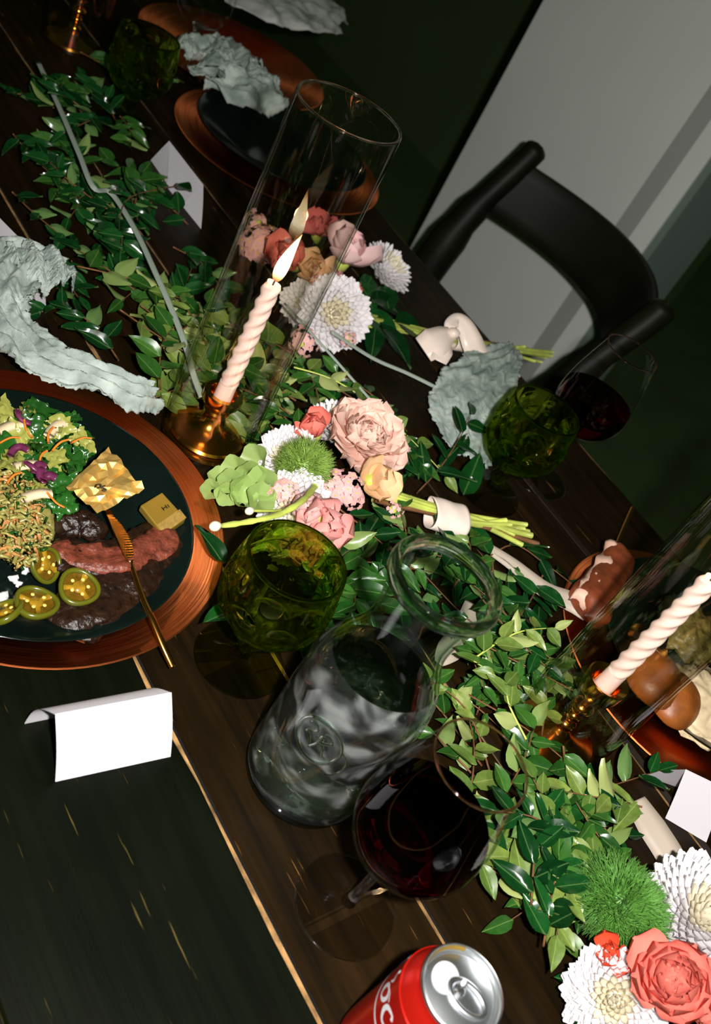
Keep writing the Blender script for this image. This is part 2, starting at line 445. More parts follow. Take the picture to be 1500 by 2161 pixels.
M['carafe_rim'] = solid_glass('thick_aqua_glass', (.84, .95, .90, 1), 1.45, 0, .25, (.85, .95, .9, 1))
M['water'] = solid_glass('water', (.98, 1, .995, 1), 1.33)
wavy(M['water'], 30, .0015)
M['painted_glare'] = painted_glare_mat()

M['grey_trim'] = plain('grey_green_trim_paint', rgb(112, 128, 118), .8)
# ---------------------------------------------------------------- the setting
m = MB(); m.box((1.2, 1.2, -.02), (9, 9, .04)); struct('floor', m.mesh('floor', M['floor'], False))
# white wall with its moulded end, behind the chair
wx = 1.86; k = wx / 2.0
m = MB(); m.box((wx + .06, (1.73 + 1.216) / 2 * k, 1.3), (.12, (1.73 - 1.216) * k, 2.6))
wb = struct('wall_back', m.mesh('wall_back', M['paint_white'], False))
# casing that swells towards the room: a splay turned from the lens, a flat strip, a narrow grey return
def wyx(y, x): return y * (x / 2.0)
x2 = wx - .05
sec = [(wx, wyx(1.216, wx)), (x2, wyx(1.168, x2)), (x2, wyx(1.118, x2)), (wx + .12, wyx(1.118, x2)), (wx + .12, wyx(1.216, wx))]
def extr(sec):
    m = MB(); n = len(sec)
    m.add([(x, y, 0) for x, y in sec] + [(x, y, 2.6) for x, y in sec], [(i, (i + 1) % n, (i + 1) % n + n, i + n) for i in range(n)] + [tuple(range(n, 2 * n))[::-1]])
    return m
struct('trim_1', extr(sec).mesh('trim_1', M['paint_white'], False))
yb = wyx(1.118, x2); yc = wyx(1.098, x2)
struct('trim_2', extr([(x2 + .004, yb - .0005), (x2 + .004, yc), (wx + .12, yc), (wx + .12, yb - .0005)]).mesh('trim_2', M['grey_trim'], False))
# the unlit parts of the room either side of it
m = MB(); m.box((3.4, .0, 1.3), (.1, 2.0 * 1.1 * k, 2.6)); m.box((2.6, -1.1 * k, 1.3), (1.6, .08, 2.6)); struct('wall_right', m.mesh('wall_right', M['dark_wall'], False))
m = MB(); m.box((3.0, 3.0, 1.3), (.1, 3.0, 2.6)); m.box((.6, 4.4, 1.3), (4.8, .1, 2.6)); struct('wall_far', m.mesh('wall_far', M['dark_wall'], False))

# ---------------------------------------------------------------- table
tb = thing('dining_table', 'long dark plank table with worn edges under everything', 'table', (.55, .95, 0))
seams = [.0, .181, .371, .493, .648, .806, .962, 1.119]
for i in range(7):
    a, b = seams[i] + .0015, seams[i + 1] - .0015
    wl, wr = .0045, .0022          # worn bare edge: wide on the right side of each board
    y0, y1 = -.75, 3.0
    prof = [(a, T - .035), (a, T - .004), (a + wr, T), (b - wl, T), (b, T - .003), (b, T - .035)]
    m = MB(); ny = 60
    def pt(j, q):
        x, z = prof[q]; y = y0 + (y1 - y0) * j / ny
        if q == 3: x += .0042 * noise.noise(Vector((i * 7.1, y * 14, 0))) - .0006
        return (x - .55, y - .95, z)
    for q in range(5):
        vs = []; fs = []
        for j in range(ny + 1): vs += [pt(j, q), pt(j, q + 1)]
        for j in range(ny): fs.append((2 * j, 2 * j + 2, 2 * j + 3, 2 * j + 1)[::-1])
        m.add(vs, fs, 1 if q == 3 else (2 if q in (0, 4) else 0))
    vs = []
    for j in (0, ny): vs += [pt(j, q) for q in range(6)]
    m.add(vs, [(0, 1, 2, 3, 4, 5), (11, 10, 9, 8, 7, 6), (0, 5, 11, 6)], 0)
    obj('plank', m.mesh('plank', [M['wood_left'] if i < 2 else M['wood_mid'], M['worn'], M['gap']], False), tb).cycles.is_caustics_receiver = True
for (x, y) in ((.12, -.6), (1.0, -.6), (.12, 2.85), (1.0, 2.85)):
    m = MB(); m.box((x - .55, y - .95, (T - .1) / 2), (.09, .09, T - .1)); obj('leg', m.mesh('leg', M['wood_left'], False), tb)
m = MB()
for x in (.12, 1.0): m.box((x - .55, 1.12 - .95, T - .08), (.03, 3.4, .09))
for y in (-.6, 2.85): m.box((0, y - .95, T - .08), (.88, .03, .09))
obj('apron', m.mesh('apron', M['wood_left'], False), tb)

# ---------------------------------------------------------------- chair behind the far edge
pa = Vector((1.545, 1.185, T + .085)); pb = Vector((1.43, .715, T + .085))
mid = (pa + pb) / 2; ax = (pa - pb).normalized(); back = Vector((ax.y, -ax.x, 0)); back = back if back.x > 0 else -back
half = (pa - pb).length / 2
seat_c = Vector((mid.x, mid.y, 0)) - back * .32
ch = thing('dining_chair', 'dark wooden chair with curved back rail in front of white wall', 'chair', seat_c)
def cl(s, b, z): return (mid - seat_c) * 1 + Vector((0, 0, -mid.z)) + ax * (s * half) + back * b + Vector((0, 0, z))
for s in (1, -1):      # back posts rising out of the rear legs, leaning backwards
    m = MB()
    pts = smooth_path([cl(s * .86, -.02, 0), cl(s * .88, -.085, .25), cl(s * .92, -.10, .46), cl(s * .97, -.065, .66), cl(s, -.004, .80), cl(s, .012, .845)], 5)
    kk = len(pts)
    m.tube(pts, [(.024 if i < kk * .38 else (.037 if i < kk * .56 else (.030 if i < kk * .62 else .0235))) * (1.0 if i < kk - 2 else (.8 if i == kk - 2 else .35)) for i in range(kk)], 12)
    obj('back_post', m.mesh('back_post', M['chair']), ch)
    m = MB()
    m.tube([cl(s * .86, .0 - .36, 0), cl(s * .86, -.37, .2), cl(s * .86, -.38, .44)], [.014, .017, .02], 10)
    obj('leg', m.mesh('leg', M['chair']), ch)
def rail(z0, z1, b0, bow, th, nm):
    m = MB()
    def fn(u, v):
        s = -1 + 2 * u
        bb = b0 + bow * (1 - s * s)
        a = v * 2 * PI
        zz = (z0 + z1) / 2 + (z1 - z0) / 2 * max(-1, min(1, 1.35 * math.sin(a)))
        lean = (zz - .74) * .35
        return cl(s * 1.0, bb + lean + th * .5 * max(-1, min(1, 1.35 * math.cos(a))), zz)
    m.grid(fn, 24, 16, cv=True); obj(nm, m.mesh(nm, M['chair']), ch)
rail(.695, .808, -.025, .135, .016, 'crest_rail')
m = MB()
def seat_fn(u, v):
    a = 2 * PI * u; r = [0, .85, 1, 1.02, 1, .85, 0][round(v * 6)]; z = [.468, .468, .466, .455, .442, .44, .44][round(v * 6)]
    ca, sa = math.cos(a), math.sin(a); q = (abs(ca) ** 4 + abs(sa) ** 4) ** -.25
    return cl(.92 * r * ca * q, -.25 + .2 * r * sa * q, z)
m.grid(seat_fn, 40, 6, cu=True); obj('seat', m.mesh('seat', M['chair']), ch)

# ---------------------------------------------------------------- chargers, plates
def charger(c, name, label, plate_off=(0, 0), plate_label=None, R=.172):
    t = thing('charger_plate', label, 'charger', (c[0], c[1], T))
    m = MB()
    prof = [(0, .0), (.115, 0), (.150, .009), (R - .001, .0115), (R, .0125), (R - .001, .0135), (.152, .0115), (.136, .010), (.116, .0035), (0, .003)]
    m.lathe(prof, 96); obj('dish', m.mesh('dish', M['copper'], True, 40), t)
    if plate_label:
        p = thing('dinner_plate', plate_label, 'plate', (c[0] + plate_off[0], c[1] + plate_off[1], T + .0105))
        m = MB()
        prof = fine_prof([(0, .0), (.085, 0), (.10, .004), (.125, .012), (.139, .019), (.1405, .0205), (.139, .0208), (.122, .0145), (.10, .0075), (.08, .005), (0, .005)], 3)
        m.lathe(prof, 96); obj('coupe', m.mesh('coupe', M['blackplate']), p)
    return t
CH1 = (.341, .534); PL1 = (.328, .518)
charger(CH1, '', 'copper charger under the plate of salad and meat at left', (PL1[0] - CH1[0], PL1[1] - CH1[1]), 'black glazed plate holding salad, meat and gold foil')
CH2 = (.968, .180)
charger(CH2, '', 'copper charger with a bread roll plate beside the right candle', (.012, .0), 'dark plate with bread rolls at the right edge')
q = P(585, 330); charger((q.x, q.y), '', 'dim copper charger behind the left hurricane glass', (0.0, 0.0), 'empty dark plate behind the left hurricane glass')
q = P(505, 150); charger((q.x, q.y + .03), '', 'shadowed copper charger under the crumpled sage napkin at top')
q = P(590, -10); charger((q.x - .03, q.y + .02), '', 'farthest copper charger under a pale napkin at the top edge')

# ---------------------------------------------------------------- candles in hurricane glasses
def flame_mat():
    m = bpy.data.materials.new('candle_flame'); m.use_nodes = True
    nt = m.node_tree; nt.nodes.clear(); out = N(nt, 'ShaderNodeOutputMaterial')
    em = N(nt, 'ShaderNodeEmission'); tp = N(nt, 'ShaderNodeBsdfTransparent'); mx = N(nt, 'ShaderNodeMixShader')
    tc = N(nt, 'ShaderNodeTexCoord'); sp = N(nt, 'ShaderNodeSeparateXYZ'); nt.links.new(tc.outputs['Object'], sp.inputs[0])
    mr = N(nt, 'ShaderNodeMapRange'); setin(mr, From_Min=0., From_Max=.054); nt.links.new(sp.outputs[2], mr.inputs[0])
    nt.links.new(ramp(nt, mr.outputs[0], [(0, (1, .25, .05, 1)), (.15, (1, .55, .22, 1)), (.35, (1, .86, .6, 1)), (.75, (1, .74, .38, 1)), (1, (1, .32, .06, 1))]), em.inputs[0])
    st = ramp(nt, mr.outputs[0], [(0, (.06,) * 3 + (1,)), (.2, (.4,) * 3 + (1,)), (.4, (1,) * 3 + (1,)), (.8, (.7,) * 3 + (1,)), (1, (.2,) * 3 + (1,))])
    mu = N(nt, 'ShaderNodeMath', operation='MULTIPLY'); mu.inputs[1].default_value = 14.0; nt.links.new(st, mu.inputs[0]); nt.links.new(mu.outputs[0], em.inputs[1])
    al = ramp(nt, mr.outputs[0], [(0, (.15,) * 3 + (1,)), (.2, (.7,) * 3 + (1,)), (.35, (1,) * 3 + (1,))])
    nt.links.new(al, mx.inputs[0]); nt.links.new(tp.outputs[0], mx.inputs[1]); nt.links.new(em.outputs[0], mx.inputs[2]); nt.links.new(mx.outputs[0], out.inputs[0])
    return m
M['flame'] = flame_mat()
def candle_set(base, kind, lab, hl=.366, hr=.047, lit=True, ctop=.194, lean=(0, 0)):
    bx, by = base
    g = thing('candle_holder', lab[0], 'candle holder', (bx, by, T))
    m = MB()
    if kind == 'dome':
        cup = .062
        prof = [(0, .0), (.0445, 0), (.046, .003), (.0445, .006), (.042, .007), (.042, .010), (.040, .0125), (.036, .0135), (.030, .016), (.020, .021), (.0135, .028), (.0115, .035), (.0135, .037), (.0135, .039), (.0115, .041), (.012, .045), (.0185, .049), (.0205, .054), (.0205, .061), (.0195, .062), (.0145, .062), (.0125, .058), (.0125, .045), (0, .045)]
        m.lathe(prof, 72); obj('base', m.mesh('base', M['brass'], True, 35), g)
    else:
        cup = .094
        prof = [(0, 0), (.040, 0), (.0415, .003), (.040, .006), (.030, .009), (.012, .014), (.0075, .018), (0, .018)]
        m.lathe(prof, 64); obj('base', m.mesh('base', M['brass'], True, 35), g)
        for zc, rr in ((.024, .0105), (.038, .0085), (.051, .0115)):
            m = MB(); m.lathe([(rr * math.sin(PI * i / 12), zc - rr * .8 * math.cos(PI * i / 12)) for i in range(13)], 32); obj('bead', m.mesh('bead', M['brass']), g)
        m = MB(); m.lathe([(.004, .014), (.005, .06), (.006, .064), (.016, .072), (.019, .080), (.021, .094), (.0195, .0945), (.0135, .091), (.0125, .076), (0, .076)], 48)
        obj('cup', m.mesh('cup', M['brass'], True, 35), g)
    zb = cup - .012; L = ctop - zb
    c = thing('taper_candle', lab[1], 'candle', (bx, by, T + zb))
    m = MB(); r0 = .0094; nz = 150
    def fn(u, v):
        z = v * L; a = u * 2 * PI
        amp = .0010 if .026 < z else 0
        r = r0 * (1 - .12 * v) + amp * (math.cos(3 * a - 2 * PI * z / .0150) - .2)
        if z > L - .003: r *= .82 + .18 * (L - z) / .003
        return (r * math.cos(a) + lean[0] * v, r * math.sin(a) + lean[1] * v, z)
    m.grid(fn, 36, nz, cu=True)
    m.add([(0 + lean[0], lean[1], L - .002)] + [(fn(i / 36, 1)) for i in range(36)], [(0, 1 + i, 1 + (i + 1) % 36) for i in range(36)])
    obj('shaft', m.mesh('shaft', M['wax']), c)
    m = MB(); m.tube([(lean[0], lean[1], L - .003), (lean[0] + .0004, lean[1], L + .004), (lean[0] + .0018, lean[1] - .001, L + .009)], .0009, 6); obj('wick', m.mesh('wick', M['wick']), c)
    if lit:
        m = MB(); FH = .054
        def ff(u, v):
            a = u * 2 * PI; z = FH * v
            r = .0068 * (math.sin(PI * min(1, v * 1.0) ** .62) ** .9) * (1 - .35 * v) if 0 < v < 1 else 0
            return (r * math.cos(a) + .004 * v * v, r * math.sin(a) - .003 * v * v, z)
        m.grid(ff, 20, 24, cu=True); obj('flame', m.mesh('flame', M['flame']), c, (lean[0] + .001, lean[1], L + .002))
        ld = bpy.data.lights.new('flame_light', 'POINT'); ld.energy = .22; ld.color = (1, .52, .2); ld.shadow_soft_size = .006
        lo = bpy.data.objects.new('flame_light', ld); COL.objects.link(lo); lo.parent = c; lo.location = (lean[0] + .002, lean[1] - .001, L + .03)
    h = thing('hurricane_glass', lab[2], 'hurricane glass', (bx, by, T))
    m = MB()
    prof = [(hr, .0)] + [(hr, hl * i / 10) for i in range(1, 11)] + [(hr - .0006, hl + .0008), (hr - .0018, hl + .0008)] + [(hr - .0022, hl - hl * i / 10) for i in range(0, 11)]
    m.lathe(prof + [prof[0]], 96); obj('glass_wall', m.mesh('glass_wall', M['hurricane'], True, 50), h)
    m = MB(); m.lathe([(hr - .0017 + .0013 * math.cos(q), hl + .0008 + .0013 * math.sin(q)) for q in [2 * PI * i / 8 for i in range(9)]], 96)
    obj('rim', m.mesh('rim', M['rim_glass']), h)
M['rim_glass'] = solid_glass('polished_rim', (1, .97, .9, 1), 1.45, .05, .3)
cL = P(432, 922); candle_set((cL.x, cL.y), 'dome', ('low brass holder with wide domed foot in the left hurricane glass', 'lit twisted pink white candle standing left of the pink flowers', 'tall clear hurricane glass around the left candle'), ctop=.196)
candle_set((.722, .178), 'beads', ('tall brass holder with beaded stem at the right', 'twisted pale candle by the bread roll at the right edge', 'clear hurricane glass cut off by the right edge of the photo'), ctop=.238)
q = P(150, 90); candle_set((q.x, q.y), 'beads', ('small brass candle holder in the dark far left corner', 'pale unlit candle in the dark far left corner', 'dim hurricane glass in the dark far left corner'), lit=False)

# ---------------------------------------------------------------- carafe of water
CB = P(638, 1634)
cf = thing('water_carafe', 'clear glass carafe with embossed ring mark, half full of water', 'carafe', (CB.x, CB.y, T))
CZ = [(0, .004), (.042, .003), (.0485, .006), (.0505, .014), (.0505, .06), (.0505, .110), (.0497, .130), (.0460, .147), (.0395, .162), (.0335, .177), (.0308, .191), (.0312, .206), (.0340, .224), (.0372, .238)]
op = fine_prof(CZ, 5); ip = [(max(0, r - .0028), max(z, .0128)) for r, z in op if z > .010]
m = MB(); m.lathe(op + ip[::-1] + [(0, .0128)], 96); obj('body', m.mesh('body', M['carafe_glass']), cf)
m = MB()
m.lathe([(.0368 + .0042 * math.cos(q) * 1.0, .2435 + .0068 * math.sin(q)) for q in [2 * PI * i / 16 for i in range(17)]], 96)
obj('rim', m.mesh('rim', M['carafe_rim']), cf)
m = MB(); m.lathe([(0, .0), (.044, 0), (.0485, .003), (.0497, .008), (.0485, .0105), (.040, .0115), (0, .0125)], 72); obj('thick_base', m.mesh('thick_base', M['carafe_rim']), cf)
WL = .140
m = MB(); m.lathe([(0, .0132), (.040, .0125), (.0455, .0135), (.0476, .018), (.0476, .11), (.0468, .130), (.0448, WL - .001), (.0444, WL), (.0440, WL), (0, WL - .0004)], 96); obj('water', m.mesh('water', M['water'], True, 50), cf)
m = MB(); m.lathe(fine_prof([(.0500, .012), (.0508, .018), (.0508, .06), (.0508, .110), (.0500, .130), (.0466, .1465), (.0420, .1570)], 6), 96); obj('painted_glare_shell', m.mesh('painted_glare_shell', M['painted_glare']), cf)  # shell that carries the painted bright patches
for o_ in cf.children:
    if o_.name.startswith('water'): o_.cycles.is_caustics_caster = True
# embossed ring and monogram on the side that faces the lens
A0 = math.atan2(-CB.y, -CB.x) - .10; ZL = .104
def cyl(s, z, r=.0512): return (r * math.cos(A0 + s / .0505), r * math.sin(A0 + s / .0505), ZL + z)
m = MB(); m.tube([cyl(.0180 * math.cos(a), .0205 * math.sin(a)) for a in [2 * PI * i / 48 for i in range(49)]], .0015, 8, caps=False)
strokes = [[(-.011, .009), (-.008, .012), (-.004, .009), (-.006, .004), (-.010, .000), (-.006, -.003), (-.003, -.009)],
           [(-.003, -.009), (.000, -.002), (.001, .008), (.006, .010), (.008, .006), (.004, .002), (.000, .001)],
           [(.001, .001), (.005, -.002), (.007, -.008), (.011, -.010)],
           [(-.002, .003), (.003, .004)]]
for s in strokes: m.tube(smooth_path([cyl(a * 1.1, b * 1.1) for a, b in s], 5), .0012, 6)
m.tube([cyl(.017 + .009 * math.sin(a), -.004 + .014 * math.cos(a) - .006) for a in [PI * i / 16 for i in range(17)]], .0009, 6)
obj('embossed_mark', m.mesh('embossed_mark', M['carafe_rim']), cf)

# ---------------------------------------------------------------- green pressed goblets
def goblet(c, label, H=.133, s=1.0):
    t = thing('green_goblet', label, 'goblet', (c[0], c[1], T))
    m = MB(); m.lathe([(0, .0), (.0395, 0), (.0405, .0012), (.040, .0028), (.030, .0045), (.012, .008), (.008, .013), (0, .013)], 72)
    obj('foot', m.mesh('foot', M['green_foot'], True, 40), t)
    m = MB()
    def smod(r, z, a): return (r * (1 + .10 * math.cos(8 * a)), z)
    m.lathe(fine_prof([(.0075, .011), (.0065, .018), (.0105, .026), (.0085, .033), (.007, .038), (.011, .045), (.016, .05)], 4), 48, smod); obj('stem', m.mesh('stem', M['green_glass']), t)
    m = MB()
    z0 = .046; zt = H
    prof = fine_prof([(.0, z0), (.016, z0 + .003), (.034, z0 + .013), (.0445, z0 + .028), (.0472, z0 + .042), (.0460, z0 + .060), (.0430, zt - .008), (.0415, zt)], 9)
    def bmod(r, z, a):
        d = 0.0
        for zc, off, n, hh in ((zt - .021, 0, 9, .0125), (zt - .045, .5, 9, .0125), (zt - .067, 0, 9, .010)):
            k = a / (2 * PI) * n + off; f = (k - math.floor(k) - .5) * 2 * 1.06
            e = f * f + ((z - zc) / hh) ** 2
            if e < 1: d = max(d, (1 - e) ** .5)
        return (r - .0058 * d * (r / .042), z)
    m.lathe(prof, 180, bmod); 
    m.lathe([(.0392, zt), (.0405, zt - .02), (.0425, z0 + .05), (.0415, z0 + .034), (.032, z0 + .018), (.014, z0 + .009), (0, z0 + .0075)], 72)
    obj('bowl', m.mesh('bowl', M['green_glass']), t)
    m = MB(); m.lathe([(.040 + .0016 * math.cos(q), zt + .0016 * math.sin(q)) for q in [2 * PI * i / 10 for i in range(11)]], 72); obj('rim', m.mesh('rim', M['green_rim']), t)
    return t
q = P(504, 1392); goblet((q.x, q.y), 'olive green pressed glass goblet beside the water carafe')
goblet((.880, .474), 'shadowed green glass goblet standing behind the flowers by the table edge')
q = P(262, 262); goblet((q.x, q.y), 'dim emerald goblet in the dark beyond the garland')

# ---------------------------------------------------------------- wine glasses
def wine_glass(c, label, wine=True, wl=.136):
    t = thing('wine_glass', label, 'wine glass', (c[0], c[1], T))
    m = MB(); m.lathe([(0, 0), (.0395, 0), (.0402, .0008), (.0395, .0018), (.025, .0026), (.010, .005), (.0055, .010), (0, .010)], 96); obj('foot', m.mesh('foot', M['wine_bowl'], True, 40), t)
    m = MB(); m.lathe([(.0398 + .0007 * math.cos(q), .001 + .0007 * math.sin(q)) for q in [2 * PI * i / 8 for i in range(9)]], 96); obj('foot_edge', m.mesh('foot_edge', M['rim_glass']), t)
    m = MB(); m.lathe([(.0055, .008), (.0042, .016), (.0038, .03), (.0040, .06), (.0055, .076), (.010, .083)], 24); obj('stem', m.mesh('stem', M['stem_glass']), t)
    bp = fine_prof([(.0, .080), (.012, .0815), (.027, .088), (.039, .100), (.0452, .116), (.0455, .130), (.0430, .152), (.0385, .174), (.0340, .193), (.0318, .204)], 6)
    m = MB(); m.lathe(bp, 96); obj('bowl', m.mesh('bowl', M['wine_bowl']), t)
    m = MB(); m.lathe([(.0318 + .0009 * math.cos(q), .204 + .0009 * math.sin(q)) for q in [2 * PI * i / 8 for i in range(9)]], 96); obj('rim', m.mesh('rim', M['rim_red']), t)
    if wine:
        ip = [(max(0, r - .0013), z + .0015) for r, z in bp if z + .0015 < wl]
        rt = ip[-1][0]
        m = MB(); m.lathe(ip + [(rt, wl - .0004), (rt - .001, wl - .0010), (0, wl - .0012)], 96); obj('red_wine', m.mesh('red_wine', M['wine'], True, 60), t)
    return t
M['rim_red'] = solid_glass('painted_reflection_lip', (.95, .62, .58, 1), 1.45, .03, .2)  # the wine's red reflection put into the lip colour
q = P(728, 1912); wine_glass((q.x, q.y), 'wine glass half full of red wine in front of the carafe')
wine_glass((.982, .484), 'shadowed wine glass beyond the green goblet at the far table edge')
q = P(385, 155); wine_glass((q.x, q.y), 'dim wine glass in the dark at the top', False)
# ---------------------------------------------------------------- soda can
M['can_red'] = plain('red_can_print', rgb(196, 30, 20), .28, .55, noise_amt=.05)
M['can_white'] = plain('white_can_print', rgb(236, 236, 240), .3, .2)
M['aluminium'] = plain('bare_aluminium', rgb(212, 216, 218), .34, 1.0)
M['alu_tab'] = plain('bright_aluminium_tab', rgb(236, 238, 242), .3, 1.0)
M['alu_matt'] = plain('matt_aluminium', rgb(236, 238, 242), .5, .6)
M['can_band'] = plain('gold_print_band', rgb(150, 120, 40), .4, .5)
cp = P(977, 2088, .1215)
can = thing('soda_can', 'red soda can with white script at the bottom edge', 'can', (cp.x, cp.y, T))
m = MB()
m.lathe(fine_prof([(.0235, .0015), (.027, .001), (.0315, .007), (.0331, .013), (.0331, .05), (.0331, .098), (.0325, .103), (.0300, .110), (.0272, .1155), (.0265, .118)], 4), 72)
obj('body', m.mesh('body', M['can_red']), can)
m = MB(); m.lathe([(.0262, .1175), (.0270, .119), (.0275, .1205), (.0272, .1218), (.0265, .1222), (.0257, .1215), (.0250, .1185), (.0243, .1160), (.0236, .1158), (.0230, .1166), (.0222, .1170), (0, .1170)], 72); lid = obj('lid', m.mesh('lid', M['aluminium'], True, 60), can)
tdir = (P(1030, 2140, .12) - P(950, 2060, .12)).normalized(); ty = Vector((-tdir.y, tdir.x, 0))
def lp(a, b, z): return tdir * a + ty * b + Vector((0, 0, z))
m = MB()     # pull tab: an oval loop with a nose and a rivet
def tabring(u, v):
    a = u * 2 * PI; k = v * 2 * PI
    rx, ry = .0130 + .0019 * math.cos(k), .0082 + .0019 * math.cos(k)
    return lp(rx * math.cos(a) * 1.0 + .0055, ry * math.sin(a), .1186 + .0010 * math.sin(k))
m.grid(tabring, 40, 8, cu=True, cv=True)
m.tube([lp(-.001, -.0070, .1188), lp(-.001, .0070, .1188)], .0026, 8, flat=.4)
obj('pull_tab', m.mesh('pull_tab', M['alu_tab']), lid)
m = MB(); m.lathe([(0, .1172), (.0042, .1172), (.0040, .1192), (.0022, .1198), (0, .1196)], 24, c=tuple(lp(-.001, 0, 0))); obj('rivet', m.mesh('rivet', M['alu_tab']), lid)
m = MB()     # scored mouth
m.grid(lambda u, v: lp(-.0115 + .0088 * v * math.cos(u * 2 * PI), .0105 * v * math.sin(u * 2 * PI), .1176), 32, 3, cu=True); obj('mouth_panel', m.mesh('mouth_panel', M['alu_matt']), lid)
m = MB()
aL = math.atan2(-tdir.y, -tdir.x)
m.grid(lambda u, v: ((.0246 + .0011 * v) * math.cos(aL - 1.1 + 1.3 * u), (.0246 + .0011 * v) * math.sin(aL - 1.1 + 1.3 * u), .1187 + .0030 * v), 24, 1); obj('printed_band', m.mesh('printed_band', M['can_band']), lid)
# script lettering around the can
AC = math.atan2(-cp.y, -cp.x)
def cpt(s, t, lift=.0004):        # s along the print, t up
    z = .0775 + t; r = .0331 + lift
    if z > .098: r -= (z - .098) * .30
    a = AC - .84 + (s - .013 * 1.45) / .0331
    return Vector((r * math.cos(a), r * math.sin(a), z))
def script(mb, pts, wd):
    pp = smooth_path([Vector((a, b, 0)) for a, b in pts], 7); k = len(pp)
    vs = []; fs = []
    for i, p in enumerate(pp):
        t = (pp[min(i + 1, k - 1)] - pp[max(i - 1, 0)]).normalized(); nn = Vector((-t.y, t.x, 0))
        ww = lerp_list(wd, i / (k - 1)) * .5
        a = p + nn * ww; b = p - nn * ww
        vs += [cpt(a.x, a.y), cpt(b.x, b.y)]
    for i in range(k - 1): fs.append((2 * i, 2 * i + 1, 2 * i + 3, 2 * i + 2))
    mb.add(vs, fs)
m = MB(); mmv = .00145
def S_(pts, wd): script(m, [(a * mmv, b * mmv) for a, b in pts], [x * mmv for x in wd])
S_([(8, 13), (6, 17), (0, 17), (-3, 10), (-2, 3), (4, -2), (12, -5), (26, -6), (40, -4), (50, -2)], [.6, 2.2, 2.6, 3.0, 2.6, 1.8, 1.2, 1.0, 1.0, .3])     # big C with its long tail
S_([(8, 13), (10, 11), (9, 8)], [.6, 1.4, .5])
def o_(x): S_([(x, 8), (x - 3.2, 6), (x - 3.6, 2), (x - 1, 0), (x + 2, 2.5), (x + 2.4, 6.5), (x, 8), (x + 2, 9), (x + 5, 8)], [1.2, 2.0, 2.2, 1.2, 1.9, 2.0, 1.0, .8, .6])
def c_(x): S_([(x + 3, 7), (x + 1.5, 9), (x - 2.4, 7), (x - 3, 3), (x, 0), (x + 4, 1.5), (x + 7, 5)], [1.6, 1.2, 2.2, 2.4, 1.4, .9, .5])
def a_(x): o_(x); S_([(x + 3, 9), (x + 2.6, 4), (x + 3.6, .6), (x + 6, 2)], [1.6, 1.8, 1.4, .4])
o_(13); c_(22); a_(31)
S_([(38, 5), (42, 5.5)], [1.2, 1.2])
S_([(54, 13), (52, 17), (47, 16), (45, 9), (46, 2), (51, -1), (57, 2)], [.6, 1.8, 2.4, 2.8, 2.4, 1.6, .6])
o_(61); S_([(68, 4), (72, 12), (71, 17), (69, 12), (69, 3), (71, 0), (74, 2)], [.6, 1.0, 1.2, 2.0, 2.0, 1.2, .5]); a_(79)
obj('script_lettering', m.mesh('script_lettering', M['can_white']), can)

# ---------------------------------------------------------------- folded place cards
M['card_print'] = plain('brown_green_print', rgb(120, 84, 46), .8, noise_amt=.5, nscale=300)
M['card_print_g'] = plain('green_print', rgb(86, 98, 50), .8)
def tent_card(a_top, b_top, a_bot, b_bot, label, curl=.0):
    """front panel from the fold (a_top-b_top) down to a_bot-b_bot; the rear panel mirrors it"""
    c = (a_bot + b_bot) / 2; c.z = T
    t = thing('place_card', label, 'place card', c, 0, 'folded place cards')
    u = (b_top - a_top); dep = ((a_top + b_top) / 2 - (a_bot + b_bot) / 2); dep.z = 0
    def sheet(front):
        m = MB(); L = 10; th = .0004
        def fn(uu, vv, o):
            topp = a_top.lerp(b_top, uu)
            botp = a_bot.lerp(b_bot, uu)
            if not front: botp = topp + (topp - botp); botp.z = T
            p = topp.lerp(botp, vv)
            bow = math.sin(PI * vv) * curl * (1 if front else 3.0)
            n = dep.normalized() * (-1 if front else 1)
            p = p + n * (bow + o) + Vector((0, 0, (.6 * bow if not front else 0)))
            return p - c
        m.grid(lambda a, b: fn(a, b, 0), 6, L); m.grid(lambda a, b: fn(1 - a, b, -th), 6, L)
        return m
    obj('front_panel', sheet(True).mesh('front_panel', M['card']), t)
    obj('rear_panel', sheet(False).mesh('rear_panel', M['card']), t)
    return t, c
fz = .050
t, c = tent_card(P(117, 1508, fz), P(362, 1462, fz), P(117, 1650, .0005), P(360, 1597, .0005), 'blank white folded place card on the bare planks at lower left', .002)
# little printed sprigs on the rear panel of the nearest card
u = (P(362, 1462, fz) - P(117, 1508, fz)); dn = (P(117, 1508, fz) - P(117, 1650, .0005)); dn.z = 0
m = MB()
for (uu, vv, sx, sy) in ((.36, .22, .10, .05), (.46, .30, .08, .06), (.55, .2, .05, .04), (.80, .3, .07, .06), (.86, .22, .04, .05), (.30, .34, .05, .03)):
    top = P(117, 1508, fz) + u * uu - c; p0 = top + dn * vv + Vector((0, 0, -(fz) * vv + .0062 * math.sin(PI * vv) + .0012))
    ux = u.normalized(); dy = (dn.normalized() * .55 + Vector((0, 0, -.55))).normalized()
    k = [p0 + ux * (.045 * sx * math.cos(a)) + dy * (.045 * sy * math.sin(a)) for a in [2 * PI * i / 10 for i in range(10)]]
    m.add(k, [tuple(range(10))])
obj('printed_sprig', m.mesh('printed_sprig', M['card_print']), t)
tent_card(P(357, 297, .05), P(429, 390, .05), P(318, 338, .0005), P(384, 434, .0005), 'white folded place card half behind leaves near the left hurricane top', .0004)
tent_card(P(-32, 428, .05), P(86, 548, .05), P(-75, 480, .0005), P(32, 604, .0005), 'white folded place card cut by the left edge above the sage napkin', .0004)
tent_card(P(1447, 1624, .05), P(1530, 1664, .05), P(1404, 1727, .0005), P(1490, 1778, .0005), 'white folded place card at the right edge beside the leaves', .0004)

